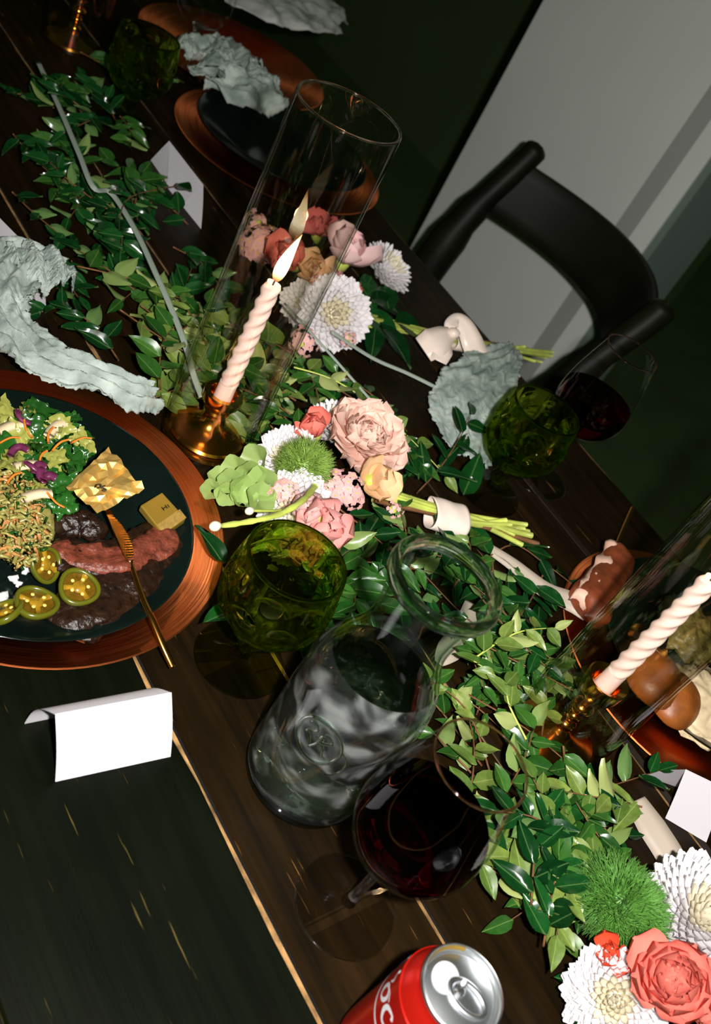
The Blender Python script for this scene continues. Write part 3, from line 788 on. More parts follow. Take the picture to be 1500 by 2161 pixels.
# ---------------------------------------------------------------- crumpled cloth
def cloth(name, label, cat, spine, widths, mat, seed, amp=.010, folds=3.0, lift=.004, fringe=.004, fine=1.0, nu=70, nv=36, thick=.0006, group=None):
    rr = random.Random(seed); c = Vector(spine[len(spine) // 2]); c = Vector((c.x, c.y, T))
    sp = smooth_path(spine, 12); k = len(sp)
    off = Vector((seed * 3.1, seed * 1.7, 0))
    def fn(u, v, o=0.0):
        i = u * (k - 1); a = int(min(i, k - 2)); f = i - a
        p = sp[a].lerp(sp[a + 1], f)
        tn = (sp[min(a + 2, k - 1)] - sp[max(a - 1, 0)]); tn.z = 0; tn.normalize(); nn = Vector((-tn.y, tn.x, 0))
        ww = lerp_list(widths, u); s = (v - .5) * 2
        q = p + nn * (s * ww) + off
        n1 = noise.noise(q * 22); n2 = noise.noise(q * 60 + Vector((5, 2, 1))); n3 = noise.noise(q * 130); n4 = noise.noise(Vector((u * 7 + n1, s * 9 + 2 * n2, seed)) * 2.2)
        z = amp * (.9 * (1 - s * s) ** .5 if abs(s) < 1 else 0) + amp * .75 * math.sin(folds * PI * s + 4 * n1 + 9 * u) * (.5 + .5 * abs(n1)) + amp * fine * (.22 * n2 + .16 * n3 + .42 * abs(n4))
        p2 = p + nn * (s * ww * (1 + .18 * n1)) + tn * (.010 * n1)
        if abs(s) > .9: p2 += nn * (math.copysign(1, s) * fringe * (noise.noise(q * 240) + .4 * rr.random()))
        if u < .02 or u > .98: p2 += tn * ((1 if u > .5 else -1) * fringe * 1.6 * (noise.noise(q * 200) + .5 * rr.random()))
        return p2 - c + Vector((0, 0, max(z, -.6 * amp) + lift + o))
    m = MB()
    m.grid(lambda u, v: fn(u, v), nu, nv); 
    me = m.mesh(name, mat)
    o = obj(name, me, None, c); tag(o, label, cat, group)
    md = o.modifiers.new('thickness', 'SOLIDIFY'); md.thickness = thick; md.offset = -1
    return o
cloth('gauze_napkin', 'sage grey gauze napkin draped over the copper charger at left', 'napkin', [P(115, 575, .03), P(40, 555, .035), P(-15, 620, .035), P(15, 695, .03), P(90, 770, .035), P(180, 805, .038), P(265, 835, .034), P(325, 852, .028)], [.016, .036, .034, .024, .030, .026, .024, .018], M['gauze'], 3, .009, 3.2, .006, nu=190, nv=70)
cloth('gauze_napkin', 'knotted end of a sage gauze napkin by the left place card', 'napkin', [P(40, 560, .03), P(90, 590, .035), P(115, 630, .028)], [.03, .032, .016], M['gauze'], 11, .014, 2.0, .01, nu=90, nv=60)
cloth('gauze_napkin', 'sage gauze napkin hanging between the two bouquets at the table edge', 'napkin', [P(1075, 745, .03), P(1030, 790, .035), P(985, 850, .03), P(975, 905, .02), P(985, 975, .012)], [.014, .040, .050, .048, .020], M['gauze'], 5, .0045, 4.0, .006, fine=1.3, nu=130, nv=90)
cloth('gauze_napkin', 'crumpled sage gauze napkin out of focus at the top', 'napkin', [P(400, 165, .03), P(450, 150, .045), P(510, 195, .045), P(575, 225, .035)], [.035, .085, .075, .035], M['gauze'], 8, .022, 2.5, .012, nu=100, nv=80)
cloth('linen_napkin', 'pale linen napkin on the farthest charger at the top edge', 'napkin', [P(470, -25, .04), P(540, 5, .05), P(610, 20, .05), P(660, 0, .04)], [.09, .11, .11, .07], M['linen'], 9, .012, 1.5, .012, nu=60, nv=40)

# ---------------------------------------------------------------- ribbons and cords
def ribbon(name, label, pts, width, mat, th=.0004, twist=None, cat='ribbon', parent=None, base=None):
    sp = smooth_path(pts, 8); k = len(sp)
    c = base if base is not None else Vector((pts[0].x, pts[0].y, T))
    m = MB()
    if not hasattr(width, '__len__'): width = [width, width]
    def fn(u, v):
        i = min(k - 1, round(u * (k - 1)))
        tn = (sp[min(i + 1, k - 1)] - sp[max(i - 1, 0)]).normalized()
        look = (CAMP - sp[i]).normalized() if twist is None else Vector(twist)
        look = (look + Vector((0, 0, .6))).normalized()
        s = tn.cross(look).normalized()
        return sp[i] + s * ((v - .5) * lerp_list(width, u)) - c
    m.grid(fn, k - 1, 3)
    o = obj(name, m.mesh(name, mat), parent, c if parent is None else (0, 0, 0))
    md = o.modifiers.new('thickness', 'SOLIDIFY'); md.thickness = th; md.offset = 0
    if parent is None: tag(o, label, cat)
    return o
ribbon('narrow_ribbon', 'long narrow grey ribbon lying over the leaves to the left candle', [P(80, 130, .05), P(120, 215, .055), P(165, 320, .06), P(197, 395, .06), P(235, 408, .05), P(285, 485, .055), P(330, 580, .06), P(365, 660, .06), P(395, 740, .06), P(408, 790, .05), P(426, 838, .045)], .0062, M['sage_cord'])
ribbon('narrow_ribbon', 'short narrow grey ribbon between the flowers and the sage napkin', [P(700, 700, .05), P(785, 755, .03), P(860, 788, .028), P(925, 820, .03)], .0045, M['sage_cord'])
ribbon('narrow_ribbon', 'thin grey ribbon running past the peach flower', [P(600, 640, .06), P(690, 740, .06), P(765, 825, .05), P(830, 900, .05), P(885, 985, .03)], .003, M['sage_cord'])
ribbon('silk_ribbon', 'taupe silk ribbon tail passing under the right hurricane glass', [P(1020, 1150, .02), P(1080, 1190, .025), P(1150, 1245, .028), P(1205, 1270, .03), P(1240, 1300, .03)], [.010, .014, .018, .022, .014], M['taupe_ribbon'])
ribbon('silk_ribbon', 'pale silk ribbon tail showing behind the carafe neck', [P(1010, 1280, .018), P(985, 1330, .018), P(945, 1375, .02), P(925, 1400, .018)], [.03, .03, .024, .008], M['taupe_ribbon'])
ribbon('silk_ribbon', 'taupe ribbon tail between the place card and the green pompom', [P(1340, 1690, .012), P(1375, 1745, .014), P(1410, 1800, .014), P(1435, 1850, .012)], [.02, .026, .026, .024], M['taupe_ribbon'])

# ---------------------------------------------------------------- gold cutlery
def handle_bar(pts, rad, flat=.5): 
    m = MB(); m.tube(smooth_path(pts, 8), [lerp_list(rad, i / ((len(pts) - 1) * 8)) for i in range((len(pts) - 1) * 8 + 1)], 12, flat=flat); return m
kb = P(365, 1408, .018)
kn = thing('steak_knife', 'gold table knife with serrated blade resting on the left plate', 'knife', (kb.x, kb.y, T))
loc = kn.location
tip, neck, end = P(225, 1070, .040), P(275, 1185, .036), P(365, 1408, .0155)
mh = handle_bar([neck - loc, P(300, 1260, .033) - loc, P(322, 1310, .030) - loc, P(345, 1365, .023) - loc, end - loc], [.0022, .0026, .0034, .0032, .0028], .7)
obj('handle', mh.mesh('handle', M['gold']), kn)
m = MB(); bd = (neck - tip); L = bd.length; bd.normalize(); sd = bd.cross(Vector((0, 0, 1))).normalized()
nb = 44; vs = []; fs = []
for i in range(nb + 1):
    u = i / nb; wv = .0042 + .0055 * math.sin(PI * min(1, (1 - u) * 1.25)) ** .7 * (1 if u < 1 else 0)
    if u < .1: wv *= (.4 + 6 * u)
    e = wv + (.0007 if i % 2 else -.0004)
    p = tip.lerp(neck, u) - loc
    q = sd * -1
    vs += [p - q * .0032 + Vector((0, 0, .0008)), p + q * (e - .002) + Vector((0, 0, .0002)), p + q * (e - .002), p - q * .0032 - Vector((0, 0, .0006))]
for i in range(nb):
    for j in range(4): fs.append((4 * i + j, 4 * i + (j + 1) % 4, 4 * i + 4 + (j + 1) % 4, 4 * i + 4 + j))
m.add(vs, fs + [(0, 3, 2, 1), (4 * nb, 4 * nb + 1, 4 * nb + 2, 4 * nb + 3)]); obj('blade', m.mesh('blade', M['gold'], False), kn)
e1 = P(1335, 1070, .006)
fk = thing('gold_fork', 'slim gold fork handle pointing past the bread on the right', 'fork', (e1.x, e1.y, T)); loc = fk.location
obj('handle', handle_bar([e1 - loc, P(1312, 1122, .009) - loc, P(1290, 1175, .016) - loc, P(1262, 1240, .028) - loc], [.0032, .0030, .0024, .0020], .6).mesh('handle', M['gold']), fk)
m = MB()
for k in range(4):
    o = (k - 1.5) * .0042; s2 = (P(1262, 1240, .028) - e1).normalized(); sd = s2.cross(Vector((0, 0, 1))).normalized(); p0 = P(1262, 1240, .028) - loc
    m.tube([p0 + sd * o * .4, p0 + s2 * .012 + sd * o, p0 + s2 * .042 + sd * o + Vector((0, 0, -.004))], [.0014, .0013, .0006], 6)
obj('tines', m.mesh('tines', M['gold']), fk)
e1 = P(-30, 1110, .022); fk = thing('gold_fork', 'dark gold fork lying under the slaw at the left edge', 'fork', (e1.x, e1.y, T)); loc = fk.location
obj('handle', handle_bar([e1 - loc, P(0, 1148, .024) - loc, P(22, 1172, .024) - loc, P(36, 1190, .022) - loc], [.003, .0032, .0034, .002], .5).mesh('handle', M['gold']), fk)
# ---------------------------------------------------------------- food on the left plate
M['lettuce_dark'] = add_translucent(plain('green_lettuce', rgb(34, 84, 26), .22, noise_amt=.35, nscale=60, vary=.25), rgb(80, 140, 50), .12)
M['lettuce_pale'] = add_translucent(plain('pale_lettuce', rgb(152, 154, 74), .25, noise_amt=.25, nscale=60, vary=.15), rgb(200, 200, 110), .12)
M['carrot'] = plain('carrot_shred', rgb(226, 128, 44), .35)
M['cabbage'] = plain('red_cabbage', rgb(104, 40, 74), .3, noise_amt=.4, nscale=90)
M['onion'] = plain('pale_onion', rgb(226, 206, 168), .3)
M['slaw'] = plain('creamy_slaw', rgb(150, 142, 76), .25, noise_amt=.35, nscale=160)
M['slaw_orange'] = plain('orange_slaw_shred', rgb(186, 132, 74), .3)
M['meat'] = plain('pink_smoked_meat', rgb(112, 54, 38), .35, noise_amt=.55, nscale=150, bump=1.0, bscale=220)
M['bark'] = plain('dark_meat_bark', rgb(34, 18, 9), .3, noise_amt=.6, nscale=140, bump=1.0, bscale=190)
M['pepper_skin'] = plain('olive_pepper_skin', rgb(86, 88, 18), .25)
M['pepper_flesh'] = plain('amber_pepper_flesh', rgb(152, 116, 26), .22, noise_amt=.3, nscale=120)
M['pepper_deep'] = plain('deep_amber_pepper_wall', rgb(96, 70, 14), .2, noise_amt=.3, nscale=200)
M['seed'] = plain('pale_seed', rgb(236, 206, 104), .4)
M['crumb'] = plain('white_cheese_crumb', rgb(222, 222, 218), .6)
M['crust'] = plain('brown_bread_crust', rgb(150, 84, 32), .45, noise_amt=.4, nscale=40, bump=.4, bscale=60)
M['crumbpale'] = plain('pale_bread_crumb', rgb(226, 190, 142), .7, noise_amt=.12, nscale=50)
M['mash'] = plain('creamy_mash', rgb(226, 204, 164), .5, noise_amt=.12, nscale=80, bump=.6, bscale=90)
M['relish'] = plain('green_brown_relish', rgb(132, 120, 66), .4, noise_amt=.5, nscale=120, bump=.7, bscale=120)
M['rind'] = plain('red_brown_crust', rgb(122, 58, 30), .5, noise_amt=.4, nscale=60, bump=.5, bscale=60)
M['rind_lit'] = plain('painted_lit_crust', rgb(228, 184, 162), .6, noise_amt=.1, nscale=40)  # flash-lit top of the bread put into the colour
M['ink'] = plain('dark_print', rgb(52, 44, 20), .5)

def ruffle(seed, n=9):
    m = MB(); o = Vector((seed * 2.3, seed, 0))
    def fn(u, v):
        x, y = u - .5, v - .5
        q = Vector((x, y, 0)) * 3 + o
        k = 1 + .5 * noise.noise(q * 1.3)
        return (x * k, y * k, .30 * noise.noise(q * 1.6) + .18 * noise.noise(q * 4))
    m.grid(fn, n, n); return m
RUF = {k: [ruffle(10 * i + j).mesh('lettuce_piece', M[k]) for i in range(4)] for j, k in enumerate(('lettuce_dark', 'lettuce_pale'))}
sc = P(70, 960, .02); sal = thing('green_salad', 'dressed green salad with carrot and red cabbage on the left plate', 'salad', (sc.x, sc.y, T))
R2 = random.Random(21)
def inpoly(x, y, poly):
    r = False; j = len(poly) - 1
    for i in range(len(poly)):
        a, b = poly[i], poly[j]
        if (a[1] > y) != (b[1] > y) and x < (b[0] - a[0]) * (y - a[1]) / (b[1] - a[1]) + a[0]: r = not r
        j = i
    return r
def scatter(poly, n, rr):
    xs = [p[0] for p in poly]; ys = [p[1] for p in poly]; out = []
    while len(out) < n:
        x, y = rr.uniform(min(xs), max(xs)), rr.uniform(min(ys), max(ys))
        if inpoly(x, y, poly): out.append((x, y))
    return out
for i, (x, y) in enumerate(scatter([(-60, 880), (60, 850), (165, 880), (180, 960), (150, 1010), (140, 1090), (100, 1060), (60, 990), (-60, 960)], 105, R2)):
    pale = R2.random() < (.55 if x < 60 else .2)
    sz = R2.uniform(.014, .027)
    obj('lettuce_piece', R2.choice(RUF['lettuce_pale' if pale else 'lettuce_dark']), sal, P(x, y, R2.uniform(.024, .046)) , (R2.uniform(-.7, .7), R2.uniform(-.7, .7), R2.uniform(0, 6.3)), (sz, sz * R2.uniform(.6, 1), sz * .8), world=True)
def shred(L, r, bend, mat, nm, flat=.6):
    m = MB(); m.tube(smooth_path([(-L / 2, 0, 0), (-L / 6, bend, 0), (L / 6, bend, bend * .5), (L / 2, 0, 0)], 3), r, 5, flat=flat); return m.mesh(nm, mat)
CS = shred(.020, .0011, .002, M['carrot'], 'carrot_shred')
for (x, y, a) in ((172, 930, .1), (92, 965, .9), (118, 1055, 2.0), (108, 918, 1.0), (30, 1010, .6), (128, 940, .4), (60, 905, 1.6), (20, 930, .2)):
    obj('carrot_shred', CS, sal, P(x, y, .05), (0, R2.uniform(-.3, .3), a), world=True)
CBG = [shred(.018, .0034, .004, M['cabbage'], 'cabbage_strip', .5), shred(.012, .004, .003, M['cabbage'], 'cabbage_strip', .6)]
for (x, y, a) in ((52, 880, 1.9), (85, 990, .5), (92, 1002, 1.2), (104, 1012, .2), (76, 985, 2.4), (40, 955, .3)):
    obj('cabbage_strip', CBG[R2.random() < .5], sal, P(x, y, .05), (R2.uniform(-.5, .5), 0, a), world=True)
ON = shred(.026, .0052, .002, M['onion'], 'onion_piece', .45)
for (x, y, a) in ((78, 1048, .05), (62, 985, -.1), (20, 905, .3), (120, 905, .6)): obj('onion_piece', ON, sal, P(x, y, .047), (0, 0, a), world=True)
# slaw mound
sc = P(30, 1090, .02); sl = thing('vegetable_slaw', 'creamy mound of shredded slaw at the left edge of the plate', 'slaw', (sc.x, sc.y, T))
m = MB()
for (x, y) in scatter([(-60, 985), (50, 1000), (85, 1060), (108, 1130), (80, 1180), (40, 1200), (-60, 1130)], 900, R2):
    p = P(x, y, R2.uniform(.022, .050)) - sl.location
    a = R2.uniform(0, 6.3); L = R2.uniform(.004, .010); d = Vector((math.cos(a), math.sin(a), R2.uniform(-.4, .4))) * L
    m.tube([p - d * .5, p + Vector((0, 0, R2.uniform(-.002, .003))), p + d * .5], R2.uniform(.0008, .0017), 5, mi=(1 if R2.random() < .22 else (2 if R2.random() < .15 else 0)), flat=.7)
obj('shreds', m.mesh('shreds', [M['slaw'], M['slaw_orange'], M['lettuce_dark']]), sl, kind='stuff')
m = MB(); m.lathe([(.036 * math.sin(PI / 2 * i / 8), .026 * math.cos(PI / 2 * i / 8)) for i in range(9)][::-1], 32, c=(0, 0, .014)); obj('mound', m.mesh('mound', M['slaw']), sl)

# smoked meat: a curved slice and darker crusted pieces
def slab(name, label, path, wd, hgt, mats, seed, z0=.017):
    c = P(*path[len(path) // 2]); t = thing(name, label, 'meat', (c.x, c.y, T))
    sp = smooth_path([P(x, y, z0) for x, y in path], 6); k = len(sp)
    for nm, lo, hi, mi in (('crust', 0.0, 1.0, 1), ('cut_face', .0, 1.0, 0)):
        m = MB()
        def fn(u, v):
            i = min(k - 1, round(u * (k - 1))); tn = (sp[min(i + 1, k - 1)] - sp[max(i - 1, 0)]); tn.z = 0; tn.normalize(); nn = Vector((-tn.y, tn.x, 0))
            env = min(1, math.sin(PI * min(1, max(0, u * .96 + .02))) * 2.6) ** .6
            q = sp[i] * 45 + Vector((seed, 0, 0))
            if nm == 'crust':
                a = v * 2 * PI
                x = math.cos(a) * lerp_list(wd, u) * env; z = (math.sin(a) * .5 + .5) * hgt * env
            else:
                a = v * PI
                x = (-.1 + .62 * math.cos(a)) * lerp_list(wd, u) * env; z = hgt * (.55 + .52 * math.sin(a) ** .5) * env + .0012
            n = noise.noise(q + Vector((0, x * 60, z * 90))) + .6 * noise.noise(q * 3.1 + Vector((0, x * 200, 0)))
            return sp[i] - t.location + nn * (x * (1 + .35 * n)) + Vector((0, 0, z * (1 + .3 * n))) 
        if nm == 'crust': m.grid(fn, k - 1, 18, cv=True)
        else: m.grid(fn, k - 1, 12)
        obj(nm, m.mesh(nm, mats[mi]), t)
    return t
slab('meat_slice', 'curved pink slice of smoked meat under the gold knife', [(100, 1165), (150, 1182), (210, 1200), (270, 1192), (318, 1165), (350, 1125)], [.018, .022, .024, .024, .026, .018], .015, (M['meat'], M['bark']), 2)
slab('meat_slice', 'dark crusted meat piece in front of the pink slice', [(115, 1335), (170, 1300), (230, 1265), (290, 1235), (330, 1200)], [.022, .026, .028, .024, .012], .013, (M['bark'], M['bark']), 5)
slab('meat_slice', 'small charred meat piece behind the pink slice', [(115, 1130), (150, 1115), (185, 1125), (205, 1150)], [.012, .016, .014, .008], .014, (M['bark'], M['bark']), 8)
# pickled pepper rings
def pepper(px, py, z, r, tilt, spin, label):
    p = P(px, py, z); t = thing('pepper_ring', label, 'pepper slice', p, spin, 'pickled pepper rings on the left plate'); t.rotation_euler = (tilt[0], tilt[1], spin)
    m = MB(); m.lathe([(r * .92, -.0024), (r, -.0015), (r * 1.01, .001), (r * .97, .0026), (r * .86, .003), (r * .78, .0018), (r * .78, -.002), (r * .92, -.0024)], 40, lambda a, b, q: (a * (1 + .05 * math.cos(3 * q + px)), b)); obj('skin', m.mesh('skin', M['pepper_skin']), t)
    m = MB()
    for k in range(3):
        a = k * 2.1 + .4; m.tube([(0, 0, 0), (r * .4 * math.cos(a), r * .4 * math.sin(a), .0008), (r * .85 * math.cos(a), r * .85 * math.sin(a), 0)], [.0034, .0020, .003], 8, flat=.6)
    m.lathe([(0, .002), (r * .30, .0018), (r * .34, 0), (0, -.001)][::-1], 20); obj('membrane', m.mesh('membrane', M['pepper_flesh']), t)
    m = MB(); m.lathe([(r * .84, -.0006), (0, -.0010)], 28); obj('flesh', m.mesh('flesh', M['pepper_deep']), t)
    for k in range(5):
        a = k * 1.3 + spin; m = MB(); m.lathe([(.0016 * math.sin(PI * i / 6), -.0009 * math.cos(PI * i / 6)) for i in range(7)], 10); obj('seed', m.mesh('seed', M['seed']), t, (r * .42 * math.cos(a), r * .42 * math.sin(a), .0022))
pepper(166, 1240, .036, .0165, (.15, -.1), .4, 'pickled pepper ring with bright seeds nearest the meat slice')
pepper(76, 1272, .034, .0170, (.1, .1), 2.0, 'round amber pickled pepper ring left of the others')
pepper(96, 1192, .030, .0150, (.6, -.5), 1.1, 'pickled pepper ring tipped up against the slaw')
pepper(8, 1292, .030, .0150, (.5, .5), 3.0, 'pickled pepper ring cut by the left edge')
# crumbs
for i, (x, y, s) in enumerate(((30, 1222, .004), (55, 1200, .0052), (50, 1190, .003), (4, 1262, .006), (38, 1232, .003))):
    m = MB(); m.lathe([(s * math.sin(PI * j / 6), -s * .7 * math.cos(PI * j / 6)) for j in range(7)], 10, lambda r, z, a: (r * (1 + .35 * math.sin(3 * a + i * 2)), z))
    o = obj('cheese_crumb', m.mesh('cheese_crumb', M['crumb'], False), None, P(x, y, .021)); tag(o, 'white cheese crumb beside the pepper rings', 'crumb', 'cheese crumbs on the left plate')
# gold foil wrappers
fc = P(222, 1018, .0); fo_ = thing('foil_wrapper', 'crumpled open gold foil wrapper lying on the knife tip', 'foil wrapper', (fc.x, fc.y, T))
cor = [P(138, 1030, .050), P(228, 945, .052), P(303, 1035, .050), P(205, 1082, .046)]
m = MB()
def ffn(u, v):
    p = cor[0].lerp(cor[1], u).lerp(cor[3].lerp(cor[2], u), v) - fo_.location
    q = Vector((u, v, 0)) * 3.2
    d = noise.cell_vector(q * 1.4)
    z = .0065 * noise.noise(q * 1.7 + Vector((4, 0, 0))) + .004 * abs(noise.noise(q * 3.4)) + .0026 * noise.noise(q * 8)
    ed = .003 * noise.noise(q * 5 + Vector((9, 9, 0)))
    return p + Vector((ed, ed * .6, z + .004 * (u - .5) ** 2))
m.grid(ffn, 11, 9); o = obj('foil_sheet', m.mesh('foil_sheet', M['foil'], False), fo_); md = o.modifiers.new('thickness', 'SOLIDIFY'); md.thickness = .0003
m = MB(); c0 = P(212, 1030, .0585) - fo_.location; ux = (P(240, 1030, .0585) - P(212, 1030, .0585)).normalized(); uy = (P(212, 1010, .0585) - P(212, 1030, .0585)).normalized()
for s in ([(-.004, .001), (-.003, .004), (.000, .0045), (.001, .002), (.004, .003)], [(-.002, .0), (.0, .001), (.003, .0), (.005, -.002)], [(.002, -.002), (.005, -.0035)]):
    m.tube(smooth_path([c0 + ux * a + uy * b for a, b in s], 5), .0006, 6)
obj('printed_mark', m.mesh('printed_mark', M['ink']), fo_)
fc = P(345, 1085, .0); f2 = thing('butter_packet', 'small folded gold foil butter packet on the plate rim', 'butter packet', (fc.x, fc.y, T))
ca, cb, cc, cd = P(296, 1066, .038), P(342, 1038, .040), P(393, 1094, .036), P(345, 1128, .034)
m = MB(); dz = Vector((0, 0, .007)); k = [q - f2.location for q in (ca, cb, cc, cd)]
kk = [q - dz for q in k]
m.add(k + kk, [(0, 3, 2, 1), (4, 5, 6, 7), (0, 1, 5, 4), (1, 2, 6, 5), (2, 3, 7, 6), (3, 0, 4, 7)])
me = m.mesh('block', M['foil2'] if 'foil2' in M else M['foil'], False)
o = obj('block', me, f2); md = o.modifiers.new('bevel', 'BEVEL'); md.width = .0012; md.segments = 2
m = MB()     # folded end flap, crumpled
def fl2(u, v):
    p = (k[3].lerp(k[2], u)).lerp((k[3].lerp(k[2], u) + (k[0] - k[3]) * .3), v)
    return p + Vector((0, 0, .0009 + .0018 * abs(noise.noise(Vector((u * 6, v * 5, 3))))))
m.grid(fl2, 10, 5); obj('folded_flap', m.mesh('folded_flap', M['foil'], False), f2)
m = MB(); e1 = (k[1] - k[0]).normalized(); e2 = (k[3] - k[0]).normalized(); c0 = k[0].lerp(k[2], .42) + e1 * .006 + Vector((0, 0, .0002))
for (a, b, wx_, wy_) in ((-.0022, 0, .0012, .004), (.0022, 0, .0012, .004), (0, 0, .004, .001), (.0046, .0005, .0010, .0034)):
    q = c0 + e1 * a + e2 * b; m.add([q + e1 * sx * wx_ / 2 + e2 * sy * wy_ / 2 for sx, sy in ((-1, -1), (1, -1), (1, 1), (-1, 1))], [(0, 1, 2, 3), (3, 2, 1, 0)])
obj('printed_mark', m.mesh('printed_mark', M['ink'], False), f2)

# ---------------------------------------------------------------- food on the right plate
def blob(name, mat, c, dims, rz, seed, amp=.08, fr=2.2, n=28, parent=None, cut=None, flatten=.35):
    m = MB()
    def fn(u, v):
        a = u * 2 * PI; b = v * PI
        d = Vector((math.sin(b) * math.cos(a), math.sin(b) * math.sin(a), -math.cos(b)))
        k = 1 + amp * noise.noise(d * fr + Vector((seed, 0, 0)))
        x, y, z = d.x * dims[0] * k, d.y * dims[1] * k, d.z * dims[2] * k
        if z < 0: z *= flatten
        return (x, y, z)
    m.grid(fn, n, n // 2, cu=True); return obj(name, m.mesh(name, mat), parent, c, (0, 0, rz))
def roll(px, py, z, dims, rz, label, seed):
    c = P(px, py, z); t = thing('bread_roll', label, 'bread roll', c, rz)
    blob('crust', M['crust'], (0, 0, 0), dims, 0, seed, .07, 1.6, 36, t)
    m = MB(); a0 = dims[0] * .75
    def fn(u, v):
        s = -1 + 2 * u; y = (v - .5) * dims[1] * .26 * (1 - s * s)
        return (s * a0, y + dims[1] * .18 * math.sin(s * 2), dims[2] * (1.02 - .42 * s * s) - abs(y) * .5)
    m.grid(fn, 14, 4); obj('split', m.mesh('split', M['crumbpale']), t)
roll(1372, 1432, .045, (.038, .030, .027), .9, 'glossy brown bread roll right behind the right candle', 1)
roll(1418, 1478, .036, (.036, .028, .024), .6, 'lower brown bread roll beside the creamy mash at right', 4)
mp_ = P(1478, 1490, .024); mt = thing('potato_mash', 'pale creamy mash at the right edge of the photo', 'mash', mp_); blob('mound', M['mash'], (0, 0, 0), (.055, .045, .022), .3, 9, .28, 4.5, 40, mt)
mp_ = P(1450, 1330, .024); mt = thing('brown_relish', 'greenish brown relish behind the right candle', 'relish', mp_); blob('mound', M['relish'], (0, 0, 0), (.05, .035, .016), .8, 12, .4, 5.0, 40, mt)
a, b = P(1238, 1288, .035), P(1306, 1180, .04)
bt = thing('crusty_bread', 'torn reddish brown bread piece with lit top painted pale beside the right hurricane glass', 'bread', (a + b) / 2, math.atan2((b - a).y, (b - a).x)); L = (b - a).length
m = MB()     # torn loaf end: squarish section, ragged ends
def loaf(u, v):
    x = (u - .5) * 2; a = v * 2 * PI; ca, sa = math.cos(a), math.sin(a); q = (abs(ca) ** 3 + abs(sa) ** 3) ** (-1 / 3)
    e = 1 if .04 < u < .96 else (.75 if 0 < u < 1 else 0)
    n = noise.noise(Vector((x * 2.5, ca * 1.4, sa * 1.4)) + Vector((3, 1, 7)))
    return (x * L * .60 + .006 * ca, .021 * q * ca * e * (1 + .22 * n) * (1 - .12 * x), .016 * q * sa * e * (1 + .22 * n) + .002)
m.grid(loaf, 26, 24, cv=True); obj('crust', m.mesh('crust', M['rind']), bt)
m = MB()     # pale strip along the upper edge: flash light painted as colour
def torn(u, v):  # surface of the strip that carries the painted flash light
    x = -.56 + 1.12 * u; n = noise.noise(Vector((u * 7, v * 2, 2))); n2 = noise.noise(Vector((u * 15, v * 5, 5)))
    w_ = .010 * (1 + .9 * n)
    return (x * L, .012 + (v - .5) * 2 * w_, .0165 + .0035 * n + .002 * n2 - .006 * (2 * v - 1) ** 2 - (.012 if u in (0, 1) else 0))
m.grid(torn, 22, 6); o = obj('painted_lit_top', m.mesh('painted_lit_top', M['rind_lit']), bt); md = o.modifiers.new('thickness', 'SOLIDIFY'); md.thickness = .004
# ---------------------------------------------------------------- flowers
def petal_mesh(name, mat, wid, cup, curl, tip=1.0, base=.35, wave=0.0, nu=7, nv=4, seed=0, notch=0.0):
    """unit-long petal along +y, open side towards +z"""
    m = MB()
    def fn(u, v):
        s = (v - .5) * 2; y = u
        w_ = wid * (base + (1 - base) * math.sin(PI * .5 * min(1, u / .62)) ** 1.1) if u < .62 else wid * max(0.0, 1 - ((u - .62) / .38) ** (2.2 * tip)) ** .55
        if u >= 1: w_ = wid * .12
        x = s * w_ * .5
        z = cup * wid * (s * s) * .5 + curl * u * u + wave * math.sin(5 * s + seed) * u ** 3 + wave * .7 * noise.noise(Vector((s * 2 + seed, u * 3, seed)))
        return (x, y - notch * (1 - abs(s)) * (u ** 6) * .3, z)
    m.grid(fn, nu, nv); return m.mesh(name, mat)
PM = {
 'mum': petal_mesh('petal', M['white_petal'], .30, .7, .22, 1.1, nu=7, nv=3),
 'mum_in': petal_mesh('petal', M['cream_petal'], .30, .7, .22, 1.1, nu=7, nv=3),
 'carn': [petal_mesh('petal', M['peach'], .80, .3, .14, 1.4, .3, .10, 8, 8, i * 1.7) for i in range(4)],
 'apricot': [petal_mesh('petal', M['apricot'], 1.05, .3, .1, 1.5, .3, .05, 8, 6, i) for i in range(2)],
 'coral': [petal_mesh('petal', M['coral'], 1.0, .5, .25, 1.5, .35, .05, 7, 5, i) for i in range(2)],
 'red_coral': [petal_mesh('petal', M['red_coral'], 1.0, .5, .25, 1.5, .35, .03, 7, 5, i) for i in range(2)],
 'pink': [petal_mesh('petal', M['pink'], 1.0, .5, .22, 1.5, .35, .06, 7, 5, i) for i in range(2)],
 'pale': [petal_mesh('petal', M['pale_pink'], 1.05, .5, .22, 1.5, .35, .06, 7, 5, i) for i in range(2)],
 'dusty': [petal_mesh('petal', M['dusty'], .9, .45, .2, 1.3, .3, .10, 7, 5, i) for i in range(2)],
}
_core = {}
def core_mesh(mat, r, h):
    k = (mat, round(r, 4), round(h, 4))
    if k not in _core:
        m = MB(); m.lathe([(r * .3, -h), (r * .8, -h * .5), (r, 0), (r * .8, h * .35), (0, h * .5)], 14); _core[k] = m.mesh('calyx', M[mat])
    return _core[k]
GA = PI * (3 - 5 ** .5)
FR = random.Random(5)
